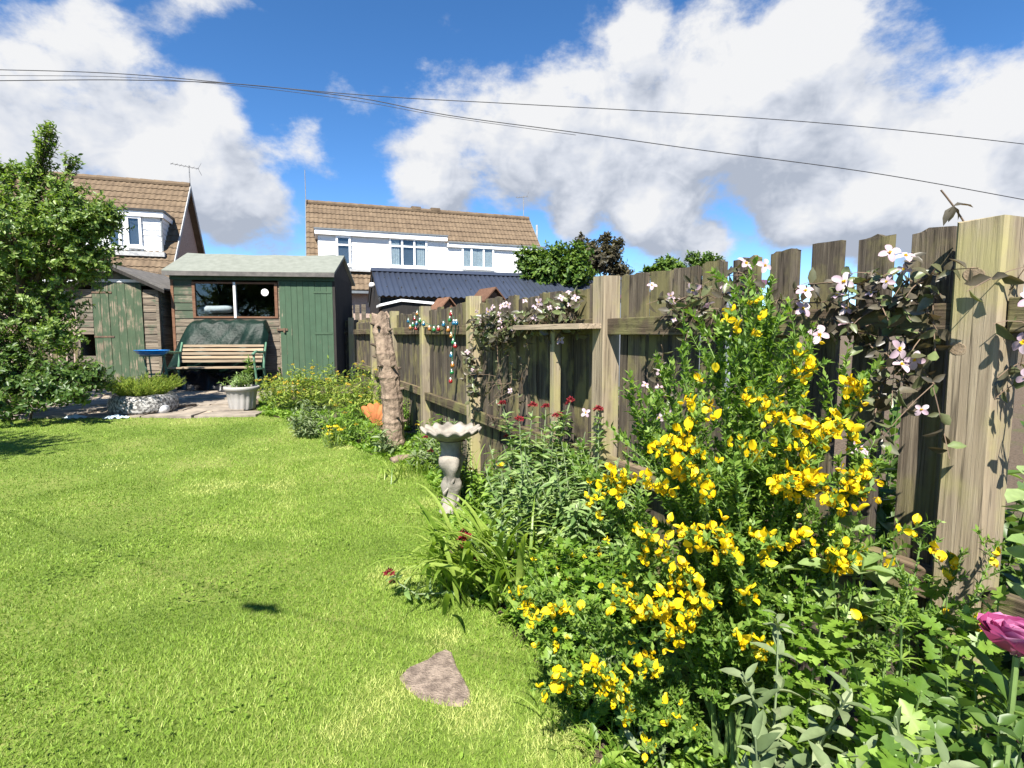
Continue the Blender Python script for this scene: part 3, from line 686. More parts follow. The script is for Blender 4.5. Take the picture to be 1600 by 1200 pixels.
# ---------------------------------------------------------------- small shed with peeling door
fq = Fr(P(127, 595, 9.45), HS)
ss = thing('small_shed', 'narrow weathered shed with apex roof and peeling green door', 'shed', fq.loc(), fq.rz)
ul, ur = 0.0, fq.u(252); dl, dr = fq.u(149), fq.u(226); zt = fq.z(200, 447); za = fq.z(189, 418); ua = fq.u(189); zd = fq.z(190, 443); SD = 1.5
random.seed(21); nb = 14; hb = (zt) / nb
for k in range(nb):
    z0 = .06 + k * hb
    if z0 + hb > zt + .05: continue
    if not (fq.z(138, 553) - .05 < z0 < fq.z(138, 524) - .03): lap(ss, 'cladding_board', ul, dl - .01, 0, z0, z0 + hb, 'shed_bare')
    lap(ss, 'cladding_board', dr + .012, ur - .05, 0, z0, z0 + hb, 'shed_bare')
k = 0; z0 = zt + .005
while z0 < za - .05:
    z1 = min(z0 + .12, za); f0 = (za - z0) / (za - zt); f1 = (za - z1) / (za - zt) + .02
    b = MB(); L0, R0 = ua - (ua - ul) * f0, ua + (ur - ua) * f0; L1, R1 = ua - (ua - ul) * f1, ua + (ur - ua) * f1
    b.add([(L0, -.018, z0), (R0, -.018, z0), (R1, -.006, z1), (L1, -.006, z1), (L0, .0, z0), (R0, .0, z0), (R1, .0, z1), (L1, .0, z1)], [(0, 1, 2, 3), (4, 7, 6, 5), (0, 4, 5, 1), (1, 5, 6, 2), (2, 6, 7, 3), (3, 7, 4, 0)])
    b.build('gable_board', 'shed_green', ss); z0 += .12
MB().box(ur - .049, ur + .0, -.03, .03, .0, zt + .02).build('corner_post', 'shed_bare', ss)
MB().box(ur - .03, ur, .031, SD, .05, zt).build('side_wall', 'shed_bare', ss); MB().box(ul, ul + .03, .001, SD, .05, zt).build('side_wall', 'shed_bare', ss)
MB().box(ul + .031, ur - .031, SD - .03, SD, .05, zt).build('back_wall', 'dark_timber', ss)
MB().prism([(ul + .03, zt), (ur - .03, zt), (ua, za - .03)], SD - .03, SD, 'y').build('back_gable', 'dark_timber', ss)
for k in range(10): lap(ss, 'side_board', .04, SD - .02, 0, .08 + k * hb * 1.35, .08 + (k + 1) * hb * 1.35, 'shed_bare').matrix_local = Matrix.Translation((ur + .001, 0, 0)) @ Matrix.Rotation(math.pi / 2, 4, 'Z')
dd = thing('door', None, None); dd.parent = ss; dd.location = (dl, -.008, 0)
npk = 6; dw = dr - dl
for k in range(npk): MB().box(dw * k / npk + .003, dw * (k + 1) / npk - .003, -.018 + random.uniform(-.003, .002), .0, .05 + random.uniform(-.02, .02), zd + random.uniform(-.01, .004), j=.001).build('plank', 'door_peel', dd)
for zz in (fq.z(165, 457), fq.z(165, 526)): MB().box(.0, .32, -.027, -.0215, zz - .015, zz + .015).build('hinge', 'rust', dd)
MB().box(dl - .02, dr + .02, -.026, -.019, zd + .02, zd + .07).build('door_head', 'white_stuff', ss)
rb = MB(); t_ = .03; ovh = .16; sl = (za - zt) / (ur - ua); sl2 = (za - zt) / (ua - ul)
zc_ = za + .035
rb.prism([(ua, zc_), (ua, zc_ - t_), (ur + ovh, zc_ - t_ - sl * (ur + ovh - ua)), (ur + ovh, zc_ - sl * (ur + ovh - ua))], -.16, SD + .1, 'y')
rf = rb.build('roof_slope', 'felt_dark', ss)
rb = MB(); rb.prism([(ua - .002, zc_), (ul - ovh, zc_ - sl2 * (ua - ul + ovh)), (ul - ovh, zc_ - t_ - sl2 * (ua - ul + ovh)), (ua - .002, zc_ - t_)], -.16, SD + .1, 'y'); rb.build('roof_slope', 'felt_dark', ss)
for s_, ue, m_ in ((1, ur + ovh, sl), (-1, ul - ovh, sl2)):
    MB().prism([(ua + s_ * .002, zc_ - .032), (ue, zc_ - .032 - m_ * abs(ue - ua)), (ue, zc_ - .085 - m_ * abs(ue - ua)), (ua + s_ * .002, zc_ - .09)], -.158, -.135, 'y').build('barge_board', 'dark_timber', ss)

# ---------------------------------------------------------------- houses behind
HH = PSI + math.radians(70.7)
def tiles(parent, u0, u1, v0, z0, v1, z1, name='roof_tiles', gauge=.33, roll=.165):
    """front slope from eave (v0,z0) to ridge (v1,z1): overlapping rolled tiles"""
    L = math.hypot(v1 - v0, z1 - z0); n = max(1, round(L / gauge)); dv, dz = (v1 - v0) / L, (z1 - z0) / L; nv_, nz_ = -dz, dv
    cols = int((u1 - u0) / roll * 6); b = MB(); us = np.linspace(u0, u1, cols + 1)
    for c in range(n):
        k = len(b.v)
        for i, u in enumerate(us):
            ph = (u - u0) / roll; fr = ph % 1.0; wv = .022 * math.sin(math.pi * fr) ** 2
            til = int(ph // 2); jit = .006 * math.sin(til * 12.9 + c * 78.2)
            for s, lift in ((c * L / n - .04, .0), (c * L / n - .04, .032), ((c + 1) * L / n, .006)):
                h_ = lift + (wv if lift > 0 else 0) + jit * (lift > .02); b.v.append((u, v0 + dv * s + nv_ * h_, z0 + dz * s + nz_ * h_))
        for i in range(cols):
            a = k + i * 3; b.f += [(a, a + 3, a + 4, a + 1), (a + 1, a + 4, a + 5, a + 2)]
    return b.build(name, 'tile', parent, kind='stuff')
def window(parent, u0, u1, z0, z1, v, bars=(), vent=None, curtains=()):
    """v = wall face; frame proud of it"""
    fw = .07
    w = MB().box(u0, u0 + fw, v - .06, v, z0, z1).box(u1 - fw, u1, v - .06, v, z0, z1).box(u0 + fw, u1 - fw, v - .058, v, z0, z0 + fw).box(u0 + fw, u1 - fw, v - .058, v, z1 - fw, z1).build('window', 'white_frame', parent)
    MB().box(u0 + fw, u1 - fw, v - .008, v - .004, z0 + fw, z1 - fw).build('room', 'room_sky_tint', w)
    for c0, c1 in curtains: MB().grid(lambda a_, b_: (c0 + (c1 - c0) * a_, v - .016 - .006 * math.sin(a_ * 22), z0 + fw + .005 + (z1 - z0 - 2 * fw - .01) * b_), 24, 1).build('curtain', 'curtain', w)
    MB().box(u0 + fw, u1 - fw, v - .036, v - .032, z0 + fw, z1 - fw).build('pane', 'glass', w)
    for q in bars: MB().box(q - .035, q + .035, v - .062, v - .037, z0 + fw, z1 - fw).build('glazing_bar', 'white_frame', w)
    for (a_, c_, zz) in (vent or ()): MB().box(a_, c_, v - .066, v - .037, zz - .03, zz + .03).build('transom', 'white_frame', w)
    MB().box(u0 - .05, u1 + .05, v - .10, v - .061, z0 - .05, z0 + .01).build('sill', 'white_frame', w)
    return w
def clad(parent, u0, u1, z0, z1, v, pitch=.15):
    b = MB(); n = int((z1 - z0) / pitch)
    for k in range(n): a = z0 + (z1 - z0) * k / n; c = z0 + (z1 - z0) * (k + 1) / n; b.prism([(v, a), (v - .022, a), (v - .006, c), (v, c)], u0, u1, 'x')
    return b.build('cladding', 'white_clad', parent, kind='stuff')
def ridge_cap(parent, u0, u1, v, z):
    b = MB(); u = u0
    while u < u1: b.tube([(u, v, z - .02), (min(u + .43, u1), v, z - .02)], [.125, .112], 10); u += .42
    return b.build('ridge_tiles', 'tile', parent, kind='stuff')
def aerial(parent, p, h, ang, boom=.9):
    p = np.array(p, float); m = MB().tube([p, p + np.array([0, 0, h])], .018, 6); top = p + np.array([0, 0, h - .05])
    d = np.array([math.cos(ang), math.sin(ang), .0]); s = np.array([-d[1], d[0], 0])
    m.tube([top - d * boom * .35, top + d * boom * .65], .012, 5)
    for t in np.linspace(-.3, .6, 7): m.tube([top + d * boom * t - s * .16 + np.array([0, 0, .0]), top + d * boom * t + s * .16], .006, 4)
    for q in (-1, 1): m.tube([top - d * boom * .33 + np.array([0, 0, .0]), top - d * boom * .45 + np.array([0, 0, .22 * q])], .008, 4)
    return m.build('aerial', 'aerial_grey', parent)
VR, VE, VB = 2.6, -1.0, 6.2
# right-hand pair of houses with white dormer
fh = Fr(P(497, 400, 20.0), HH, zb=.2)
h1 = thing('white_house', 'semi-detached house with brown tiled roof and long white clad dormer', 'house', fh.loc(), fh.rz)
u0, u1 = fh.u(478, 316, VR), fh.u(826, 342, VR); zr = fh.z(640, 329, VR); vd = -.25; ze = zr - (VR - VE) * 1.03
zs = lambda v: ze + (v - VE) * (zr - ze) / (VR - VE); vs = lambda z: VE + (z - ze) * (VR - VE) / (zr - ze)
tiles(h1, u0, u1, VE, ze, VR, zr); ridge_cap(h1, u0, u1, VR, zr + .03)
MB().prism([(VR + .01, zr), (VB, ze), (VB, ze - .1), (VR + .01, zr - .12)], u0, u1, 'x').build('back_slope', 'tile', h1)
for a_, c_ in ((u0 + .12, u0 + .35), (u1 - .35, u1 - .12)): MB().prism([(VE + .35, .0), (VE + .35, zs(VE + .35) - .08), (VR, zr - .12), (VB - .35, ze + .2), (VB - .35, 0)], a_, c_, 'x').build('gable_wall', 'render_pink', h1)
for a_, c_ in ((u0 - .03, u0 - .003), (u1 + .003, u1 + .03)): MB().prism([(VE, ze - .12), (VE, ze + .05), (VR, zr + .05), (VB, ze + .02), (VB, ze - .15), (VR, zr - .14)], a_, c_, 'x').build('barge_board', 'gutter', h1)
MB().box(u0 + .352, u1 - .352, VE + .36, VE + .55, 0, ze - .05).build('front_wall', 'render_pink', h1)
MB().box(u0, u1, VE - .12, VE - .02, ze - .14, ze - .05).build('gutter', 'gutter', h1)
ua_, ub_, uc_ = fh.u(497, 390, vd), fh.u(696, 400, vd), fh.u(846, 410, vd)
zt1 = fh.z(600, 365, vd); zt2 = fh.z(770, 384, vd) + .0; zb1 = fh.z(550, 420, vd)
zt2 = min(zt2, zt1 - .12)
dz_ = zb1 - .02
def dormer(parent, a_, c_, zt, name='dormer'):
    d = MB().prism([(vd, dz_), (vd, zt), (vs(zt), zt), (vs(dz_), dz_)] if vs(dz_) > vd else [(vd, dz_), (vd, zt), (vs(zt) + .1, zt), (vs(zs(vd)) + .001, zs(vd))], a_, c_, 'x').build(name, 'white_clad', parent)
    clad(d, a_, c_, dz_, zt - .2, vd - .001)
    return d
d1 = dormer(h1, ua_, ub_ - .002, zt1); d2 = dormer(h1, ub_, uc_, zt2)
MB().box(ua_ - .1, ub_ + .05, vd - .16, vs(zt1) + .1, zt1 - .17, zt1 + .0).build('fascia', 'white_frame', d1); MB().box(ua_ - .13, ub_ + .08, vd - .19, vs(zt1) + .1, zt1 + .002, zt1 + .05).build('flat_roof', 'gutter', d1)
MB().box(ub_ + .06, uc_ + .1, vd - .12, vs(zt2) + .1, zt2 - .15, zt2).build('fascia', 'white_frame', d2); MB().box(ub_ + .09, uc_ + .16, vd - .16, vs(zt2) + .1, zt2 + .002, zt2 + .06).build('flat_roof', 'gutter', d2)
MB().box(ua_ - .1, uc_ + .1, vd - .3, vd - .03, zb1 - .12, zb1 - .03).build('flashing', 'lead', h1)
U = lambda px, py: fh.u(px, py, vd); Z = lambda px, py: fh.z(px, py, vd)
wv_ = vd - .024
window(d1, U(525, 390), U(548, 390), Z(536, 415), Z(536, 369), wv_, vent=[(U(525, 390) + .07, U(548, 390) - .07, Z(536, 383))])
a_, c_ = U(608, 395), U(667, 395); m1, m2 = U(628, 395), U(647, 395)
window(d1, a_, c_, Z(640, 418), Z(640, 373), wv_, bars=(m1, m2), vent=[(a_ + .07, m1 - .036, Z(640, 386)), (m1 + .036, m2 - .036, Z(640, 386)), (m2 + .036, c_ - .07, Z(640, 386))], curtains=[(a_ + .1, m1 - .1), (m2 + .1, c_ - .1)])
a_, c_ = U(721, 400), U(771, 400)
window(d2, a_, c_, Z(745, 420), Z(745, 381), wv_, bars=(U(736, 400), U(755, 400)), curtains=[(a_ + .08, c_ - .08)])
MB().tube([(u0 + .9, VE + .3, .1), (u0 + .9, VE + .3, ze - .35), (u0 + .9, VE - .05, ze - .12)], .045, 8).build('downpipe', 'gutter', h1)
aerial(h1, (u1 - .25, VR, zr), 1.05, 2.4, .55); MB().tube([(u0 + .0, VR - .2, zr - .8), (u0 - .0, VR - .2, zr + 1.25)], [.02, .012], 6).build('pole_aerial', 'aerial_grey', h1)
for px in (650, 680): q = fh.u(px, 332, VR); MB().box(q - .2, q + .2, VR - .12, VR + .12, zr + .05, zr + .17).build('ridge_vent', 'tile', h1)
q = fh.u(845, 385, VR); MB().tube([(q, VR + .5, 0), (q, VR + .5, fh.z(843, 352, VR + .5))], .05, 6).build('flue', 'lead', h1)
# left-hand house
Q = P(297, 291, 19.6); hvec = np.array([math.sin(HH), math.cos(HH), 0]); nvec = np.array([-math.cos(HH), math.sin(HH), 0])
fl = Fr((Q - nvec * VR)[:2], HH, zb=.2)
h2 = thing('brown_roofed_house', 'house with brown tiled roof and boxy white dormer behind the leafy tree', 'house', fl.loc(), fl.rz)
u1 = 0.0; u0 = -9.5; zr = Q[2] - .2; ze = zr - (VR - VE) * 1.03
zs = lambda v: ze + (v - VE) * (zr - ze) / (VR - VE); vs = lambda z: VE + (z - ze) * (VR - VE) / (zr - ze)
tiles(h2, u0, u1, VE, ze, VR, zr); ridge_cap(h2, u0, u1, VR, zr + .03)
MB().prism([(VR + .01, zr), (VB, ze), (VB, ze - .1), (VR + .01, zr - .12)], u0, u1, 'x').build('back_slope', 'tile', h2)
MB().prism([(VE + .35, .0), (VE + .35, zs(VE + .35) - .08), (VR, zr - .12), (VB - .35, ze + .2), (VB - .35, 0)], u1 - .5, u1 - .2, 'x').build('gable_wall', 'render_pink', h2)
MB().prism([(VE + .35, .0), (VE + .35, zs(VE + .35) - .08), (VR, zr - .12), (VB - .35, ze + .2), (VB - .35, 0)], u0 + .2, u0 + .5, 'x').build('gable_wall', 'render_pink', h2)
MB().prism([(VE, ze - .12), (VE, ze + .05), (VR, zr + .05), (VB, ze + .02), (VB, ze - .15), (VR, zr - .14)], u1 + .003, u1 + .03, 'x').build('barge_board', 'lead', h2)
MB().box(u0 + .52, u1 - .52, VE + .36, VE + .55, 0, ze - .05).build('front_wall', 'render_pink', h2); MB().box(u0, u1, VE - .12, VE - .02, ze - .14, ze - .05).build('gutter', 'white_frame', h2)
vd = -.05; zt1 = fl.z(210, 330, vd); zb1 = fl.z(210, 393, vd); dz_ = zb1
ub_ = fl.u(253, 360, vd); ua_ = fl.u(120, 360, vd)
d3 = dormer(h2, ua_, ub_, zt1)
MB().box(ua_ - .1, ub_ + .08, vd - .12, vs(zt1) + .1, zt1 - .16, zt1).build('fascia', 'white_frame', d3); MB().box(ua_ - .13, ub_ + .11, vd - .16, vs(zt1) + .1, zt1 + .002, zt1 + .07).build('flat_roof', 'metal_dark', d3)
b = MB()
for k in range(9):
    z_ = dz_ + .1 + k * .17
    if z_ < zt1 - .2: b.box(ub_ + .001, ub_ + .02, vd, vs(z_) - .05, z_, z_ + .15)
b.build('cheek_cladding', 'white_clad', d3, kind='stuff'); MB().box(ub_ - .02, ub_ + .024, vd - .05, vd - .001, dz_, zt1 - .17).build('corner_trim', 'gutter', d3)
U = lambda px, py: fl.u(px, py, vd); Z = lambda px, py: fl.z(px, py, vd)
window(d3, U(198, 360), U(222, 360), Z(210, 386), Z(210, 338), vd - .024); window(d3, U(168, 360), U(190, 360), Z(180, 386), Z(180, 338), vd - .024)
MB().box(ua_ - .1, ub_ + .1, vd - .3, vd - .03, dz_ - .16, dz_ - .02).build('flashing', 'lead', h2)
aerial(h2, (u1 - .02, VR + .1, zr - .2), .95, 3.6, .9)
window(h2, fl.u(75, 470, VE + .36), fl.u(104, 470, VE + .36), fl.z(90, 480, VE + .36), fl.z(90, 440, VE + .36), VE + .359)

# ---------------------------------------------------------------- neighbour's building with blue corrugated roof
fb = Fr(P(607, 460, 12.5), HH, zb=.2)
nb_ = thing('corrugated_outbuilding', 'dark timber outbuilding with long blue-grey corrugated metal roof beyond the fence', 'outbuilding', fb.loc(), fb.rz)
vr = 1.35; zrg = fb.z(584, 421, vr); ul_ = fb.u(584, 421, vr); ur_ = fb.u(990, 440, vr); zev = fb.z(640, 461, 0); zev = (fb.z(610, 459, 0) + fb.z(760, 466, 0)) / 2
b = MB(); nc = int((ur_ - ul_) / .018); us = np.linspace(ul_ - .06, ur_, nc + 1)
for u in us:
    w = .016 * math.cos(u * 2 * math.pi / .13)
    b.v += [(u, -.10, zev - .03 + w), (u, vr, zrg + w), (u, vr * 2 + .1, zev - .03 + w)]
for i in range(nc): b.f += [(3 * i, 3 * i + 3, 3 * i + 4, 3 * i + 1), (3 * i + 1, 3 * i + 4, 3 * i + 5, 3 * i + 2)]
rf = b.build('corrugated_roof', 'metal_blue', nb_, smooth=True)
MB().prism([(vr - .16, zrg - .05), (vr, zrg + .05), (vr + .16, zrg - .05), (vr, zrg + .035)], ul_ - .07, ur_, 'x').build('ridge_flashing', 'metal_blue', rf)
for row, zf in ((.25, 0), (.62, 0)):
    b = MB(); sl_ = (zrg - zev) / vr
    for k in range(26): u = ul_ + .2 + k * .34; v_ = vr * row; b.box(u - .012, u + .012, v_ - .012, v_ + .012, zev - .03 + (v_ + .1) * (zrg - zev + .03) / (vr + .1) + .0, zev - .03 + (v_ + .1) * (zrg - zev + .03) / (vr + .1) + .035)
    b.build('roof_screws', 'metal_dark', rf, kind='stuff')
b = MB(); nplank = 14
gb = MB()
for k in range(nplank):
    a = vr * 2 * k / nplank; c = vr * 2 * (k + 1) / nplank; hh = lambda v: zev - .05 + (zrg - zev) * (1 - abs(v - vr) / vr)
    MB().add([(ul_, a + .004, 0), (ul_, c - .004, 0), (ul_, c - .004, hh(c)), (ul_, a + .004, hh(a)), (ul_ + .02, a + .004, 0), (ul_ + .02, c - .004, 0), (ul_ + .02, c - .004, hh(c)), (ul_ + .02, a + .004, hh(a))], [(0, 3, 2, 1), (4, 5, 6, 7), (0, 1, 5, 4), (1, 2, 6, 5), (2, 3, 7, 6), (3, 0, 4, 7)]).build('gable_plank', 'dark_timber', nb_)
MB().box(ul_ + .021, ur_, .02, .05, 0, zev - .06).build('front_wall', 'dark_timber', nb_); MB().box(ul_ + .021, ur_, 2 * vr - .05, 2 * vr - .02, 0, zev - .06).build('back_wall', 'dark_timber', nb_)
for s_ in (0, 1):
    z0_, z1_ = zev - .06, zrg - .01
    MB().prism([(-.1, z0_), (vr, z1_), (vr, z1_ - .1), (-.1, z0_ - .1)] if s_ == 0 else [(vr, z1_), (2 * vr + .1, z0_), (2 * vr + .1, z0_ - .1), (vr, z1_ - .1)], ul_ - .03, ul_ - .002, 'x').build('barge_board', 'metal_dark', nb_)
lz = fb.z(585, 448, vr); MB().lathe([(.001, .09), (.05, .08), (.075, .03), (.075, -.02), (.03, -.04), (.001, -.04)], (ul_ - .07, vr - .2, lz), 14).build('wall_lamp', 'white_stuff', nb_, smooth=True)
# low flat lean-to with white edging
fw_ = Fr(P(594, 478, 11.2), HH, zb=.2)
lt = thing('flat_roofed_lean_to', 'low dark lean-to with white edged flat roof in front of the corrugated building', 'lean-to', fw_.loc(), fw_.rz)
uu0, uu1 = fw_.u(594), fw_.u(700); zl, zm, zrr = fw_.z(594, 475), fw_.z(625, 467), fw_.z(700, 474); um = fw_.u(628)
b = MB(); b.add([(uu0, 0, zl), (um, 0, zm), (uu1, 0, zrr), (uu1, .7, zrr), (um, .7, zm), (uu0, .7, zl)] + [(uu0, 0, zl - .05), (um, 0, zm - .05), (uu1, 0, zrr - .05), (uu1, .7, zrr - .05), (um, .7, zm - .05), (uu0, .7, zl - .05)], [(0, 1, 4, 5), (1, 2, 3, 4), (6, 11, 10, 7), (7, 10, 9, 8), (0, 6, 7, 1), (1, 7, 8, 2), (2, 8, 9, 3), (3, 9, 10, 4), (4, 10, 11, 5), (5, 11, 6, 0)]); b.build('roof_edge', 'white_frame', lt)
MB().prism([(uu0 + .05, 0), (uu1 - .05, 0), (uu1 - .05, zrr - .055), (um, zm - .055), (uu0 + .05, zl - .055)], .05, .65, 'y').build('wall', 'dark_timber', lt)
# two small apex roofs of bird tables behind the fence
for (px, py, zc, hw, lab) in ((693, 465, 6.0, .115, 'brown apex roof of a bird table behind the fence, farther of two'), (762, 450, 5.2, .125, 'brown apex roof of a bird table behind the fence, nearer of two')):
    c_ = P(px, py, zc); t = thing('bird_table', lab, 'bird table', (c_[0], c_[1], 0), -PSI + .55, 'bird tables behind the fence'); z = c_[2]
    for s_ in (-1, 1): MB().prism([(s_ * .001, z), (s_ * hw, z - .13), (s_ * hw, z - .145), (s_ * .001, z - .017)], -.16, .16, 'y').build('roof_board', 'brown_board', t)
    MB().prism([(-hw * .8, z - .14), (hw * .8, z - .14), (0, z - .03)], -.12, -.1, 'y').build('gable', 'brown_board', t); MB().box(-.035, .035, -.035, .035, 0, z - .34).build('pole', 'dark_timber', t); MB().box(-hw, hw, -.15, .15, z - .339, z - .32).build('tray', 'brown_board', t)
    for (a, c) in ((-1, -1), (1, -1), (1, 1), (-1, 1)): MB().box(a * hw * .75 - .01, a * hw * .75 + .01, c * .1 - .01, c * .1 + .01, z - .319, z - .141).build('support', 'dark_timber', t)
# grey sheet screen with purple cap beyond the fence
sc = thing('grey_screen', 'grey sheet screen with purple cap seen through the fence gaps', 'screen', (2.35, 3, 0))
MB().box(2.35, 2.37, 2.2, 4.2, .7, 1.40).build('sheet', 'grey_sheet', sc, world=True); MB().box(2.335, 2.385, 1.99, 4.21, 1.401, 1.425).build('cap', 'purple_cap', sc, world=True)
# back fence beyond the shed
fk = Fr(P(528, 560, 10.9), HS)
bf = thing('back_fence', 'grey picket fence section beside the green shed door', 'fence', fk.loc(), fk.rz); random.seed(5)
u = .02; zt = fk.z(555, 499)
while u < fk.u(592): MB().box(u, u + .12, 0, .02, 0, zt + random.uniform(-.03, .03), j=.003).build('slat', 'fence_wood', bf); u += .135
u = fk.u(546); MB().box(u, u + .1, -.11, -.01, 0, zt + .03).build('post', 'post_wood', bf)
MB().box(.0, fk.u(544), -.05, -.001, zt - .28, zt - .2).build('rail', 'rail_wood', bf); MB().box(u + .101, fk.u(592), -.05, -.001, zt - .28, zt - .2).build('rail', 'rail_wood', bf)
fk2 = Fr(P(526, 540, 14.0), HH, zb=.2); bf2 = thing('far_picket_fence', 'far pinkish picket fence below the pebbledashed house wall', 'fence', fk2.loc(), fk2.rz); u = 0; zt = fk2.z(545, 476)
while u < fk2.u(572): MB().box(u, u + .11, 0, .02, 0, zt + random.uniform(-.03, .03)).build('slat', 'shed_bare', bf2); u += .16
MB().box(0, u, .021, .05, zt - .5, zt - .42).build('rail', 'shed_bare', bf2)
fk3 = Fr(P(-40, 600, 11.2), HS); bf3 = thing('side_fence', 'short brown picket fence beside the small shed under the tree', 'fence', fk3.loc(), fk3.rz); u = 0; zt = fk3.z(90, 530)
while u < fk3.u(118): MB().box(u, u + .11, 0, .02, 0, zt + random.uniform(-.03, .03)).build('slat', 'fence_wood', bf3); u += .15
MB().box(0, u, .021, .05, zt - .3, zt - .22).build('rail', 'rail_wood', bf3)

# ---------------------------------------------------------------- overhead cables
def cable(pts, label, r=.011):
    q = [P(*p) for p in pts]; pts_ = []
    for i in range(len(q) - 1):
        p0 = q[max(i - 1, 0)]; p1 = q[i]; p2 = q[i + 1]; p3 = q[min(i + 2, len(q) - 1)]
        for t in np.linspace(0, 1, 7)[:-1]: pts_.append(.5 * (2 * p1 + (p2 - p0) * t + (2 * p0 - 5 * p1 + 4 * p2 - p3) * t * t + (3 * p1 - p0 - 3 * p2 + p3) * t ** 3))
    pts_.append(q[-1]); tag(MB().tube(pts_, r, 5).build('overhead_cable', 'cable', smooth=True), label, 'cable', 'overhead cables')
cable([(-300, 106, 14), (0, 109, 14), (200, 116, 14), (400, 134, 14), (600, 151, 14), (800, 162, 14), (1100, 179, 14), (1350, 198, 14), (1600, 225, 14), (1900, 262, 14)], 'upper black cable crossing the whole sky from edge to edge', .010)
cable([(-300, 128, 13), (0, 126, 13), (200, 125, 13), (380, 132, 13), (560, 153, 13), (700, 180, 13), (900, 207, 13), (1100, 235, 13), (1350, 268, 13), (1600, 312, 13), (1900, 370, 13)], 'lower cable sagging across the clouds toward the right', .010)
cable([(-300, 118, 13.4), (0, 118, 13.4), (200, 121, 13.4), (390, 136, 13.4), (560, 158, 13.4), (700, 183, 13.4), (900, 211, 13.4)], 'thin middle cable at the upper left between two others', .006)
# ---------------------------------------------------------------- garden objects
# bench in front of the shed
rng = np.random.default_rng(21); random.seed(21)
fbn = Fr(G(260, 611)[:2], HS)
fbn = Fr(P(259, 600, 8.75)[:2], HS); fbn.zb = float(ground_z(*fbn.o[:2])) + .03
BW = fbn.u(397, 560)
bench = thing('garden_bench', 'slatted wooden garden bench with green iron ends in front of the green shed', 'bench', fbn.loc(), fbn.rz)
zb0 = fbn.z(330, 575)                     # front edge of the seat
ztop = fbn.z(330, 538, .42)
for k in range(5):
    t = k / 4; v0 = .02 + .085 * k; z0 = zb0 + .012 - .01 * t; MB().box(.03, BW - .03, v0, v0 + .068, z0 - .025, z0, j=.002).build('seat_slat', 'bench_wood', bench, bevel=.003)
for k in range(5):
    t = k / 4; zz = zb0 + .07 + (ztop - zb0 - .12) * t; v0 = .46 + .12 * t; hgt = .042
    MB().prism([(v0, zz), (v0 + .012, zz + hgt), (v0 + .034, zz + hgt), (v0 + .022, zz)], .03, BW - .03, 'x').build('back_slat', 'bench_wood', bench)
for uu in (.0, BW):
    m = MB(); x = uu
    m.tube([(x, .05, .0), (x, .07, zb0 * .5), (x, .03, zb0 - .02), (x, .0, zb0 + .12), (x, -.02, zb0 + .23)], [.024, .018, .02, .018, .02], 8)
    m.tube([(x, .55, .0), (x, .46, zb0 * .5), (x, .45, zb0), (x, .52, zb0 + .2), (x, .62, ztop + .03)], [.024, .018, .02, .02, .016], 8)
    m.tube([(x, .03, zb0 - .03), (x, .45, zb0 - .04)], .016, 8); m.tube([(x, -.05, zb0 + .22), (x, .1, zb0 + .26), (x, .3, zb0 + .24), (x, .54, zb0 + .24)], [.022, .024, .022, .018], 8)
    m.tube([(x, .06, zb0 * .35), (x, .25, zb0 * .55), (x, .48, zb0 * .4)], .012, 6)
    m.build('iron_end', 'iron_green', bench, smooth=True)
# green tarpaulin over a heap against the shed
tp = thing('tarpaulin', 'crumpled dark green tarpaulin covering a heap under the shed window', 'tarpaulin', fs.loc(), fs.rz)
tu0, tu1 = fs.u(262, 560, -.3), fs.u(419, 540, -.2); tz = fs.z(370, 499, -.15)
def tarpf(a, b):
    u = tu0 + (tu1 - tu0) * a; side = min(1.0, a / .26); top = tz * (.42 + .58 * math.sin(side * math.pi / 2)) if a < .26 else tz
    if a > .96: top *= 1 - (a - .96) * 4
    fold = .034 * math.sin(a * 11 + 2.5 * math.sin(b * 4 + a * 5)) + .018 * math.sin(a * 29 + b * 11 + 3 * math.sin(a * 7)) + .014 * math.sin(a * 17 - b * 19) + .008 * math.sin(a * 53 + b * 37)
    if b < .22: q = b / .22; return (u, -.03 - .17 * q, top - .05 * q * q + .010 * math.sin(a * 40) - .012 * math.sin(a * 9) ** 2)
    q = (b - .22) / .78; return (u + .02 * math.sin(q * 9 + a * 20), -.20 - .24 * min(1, q * 1.9) ** .8 + .36 * max(0, q - .52) - fold * (.3 + q), max(.02, (top - .05) * (1 - q) + .01 * math.sin(a * 22)))
MB().grid(tarpf, 110, 44).build('sheet', 'tarp', tp, smooth=True)
pb_ = thing('plastic_sheet', 'crumpled black plastic sheet stuffed under the garden bench', 'plastic sheet', fbn.loc(), fbn.rz)
MB().grid(lambda a, b: (.06 + (BW - .12) * a, .20 + .30 * b + .03 * math.sin(a * 19 + b * 7) + .02 * math.sin(a * 43), .0 + (zb0 - .06) * math.sin(b * 1.55) * (.88 + .1 * math.sin(a * 11)) + .012 * math.sin(a * 31 + b * 13)), 70, 16).build('sheet', 'black_plastic', pb_, smooth=True)
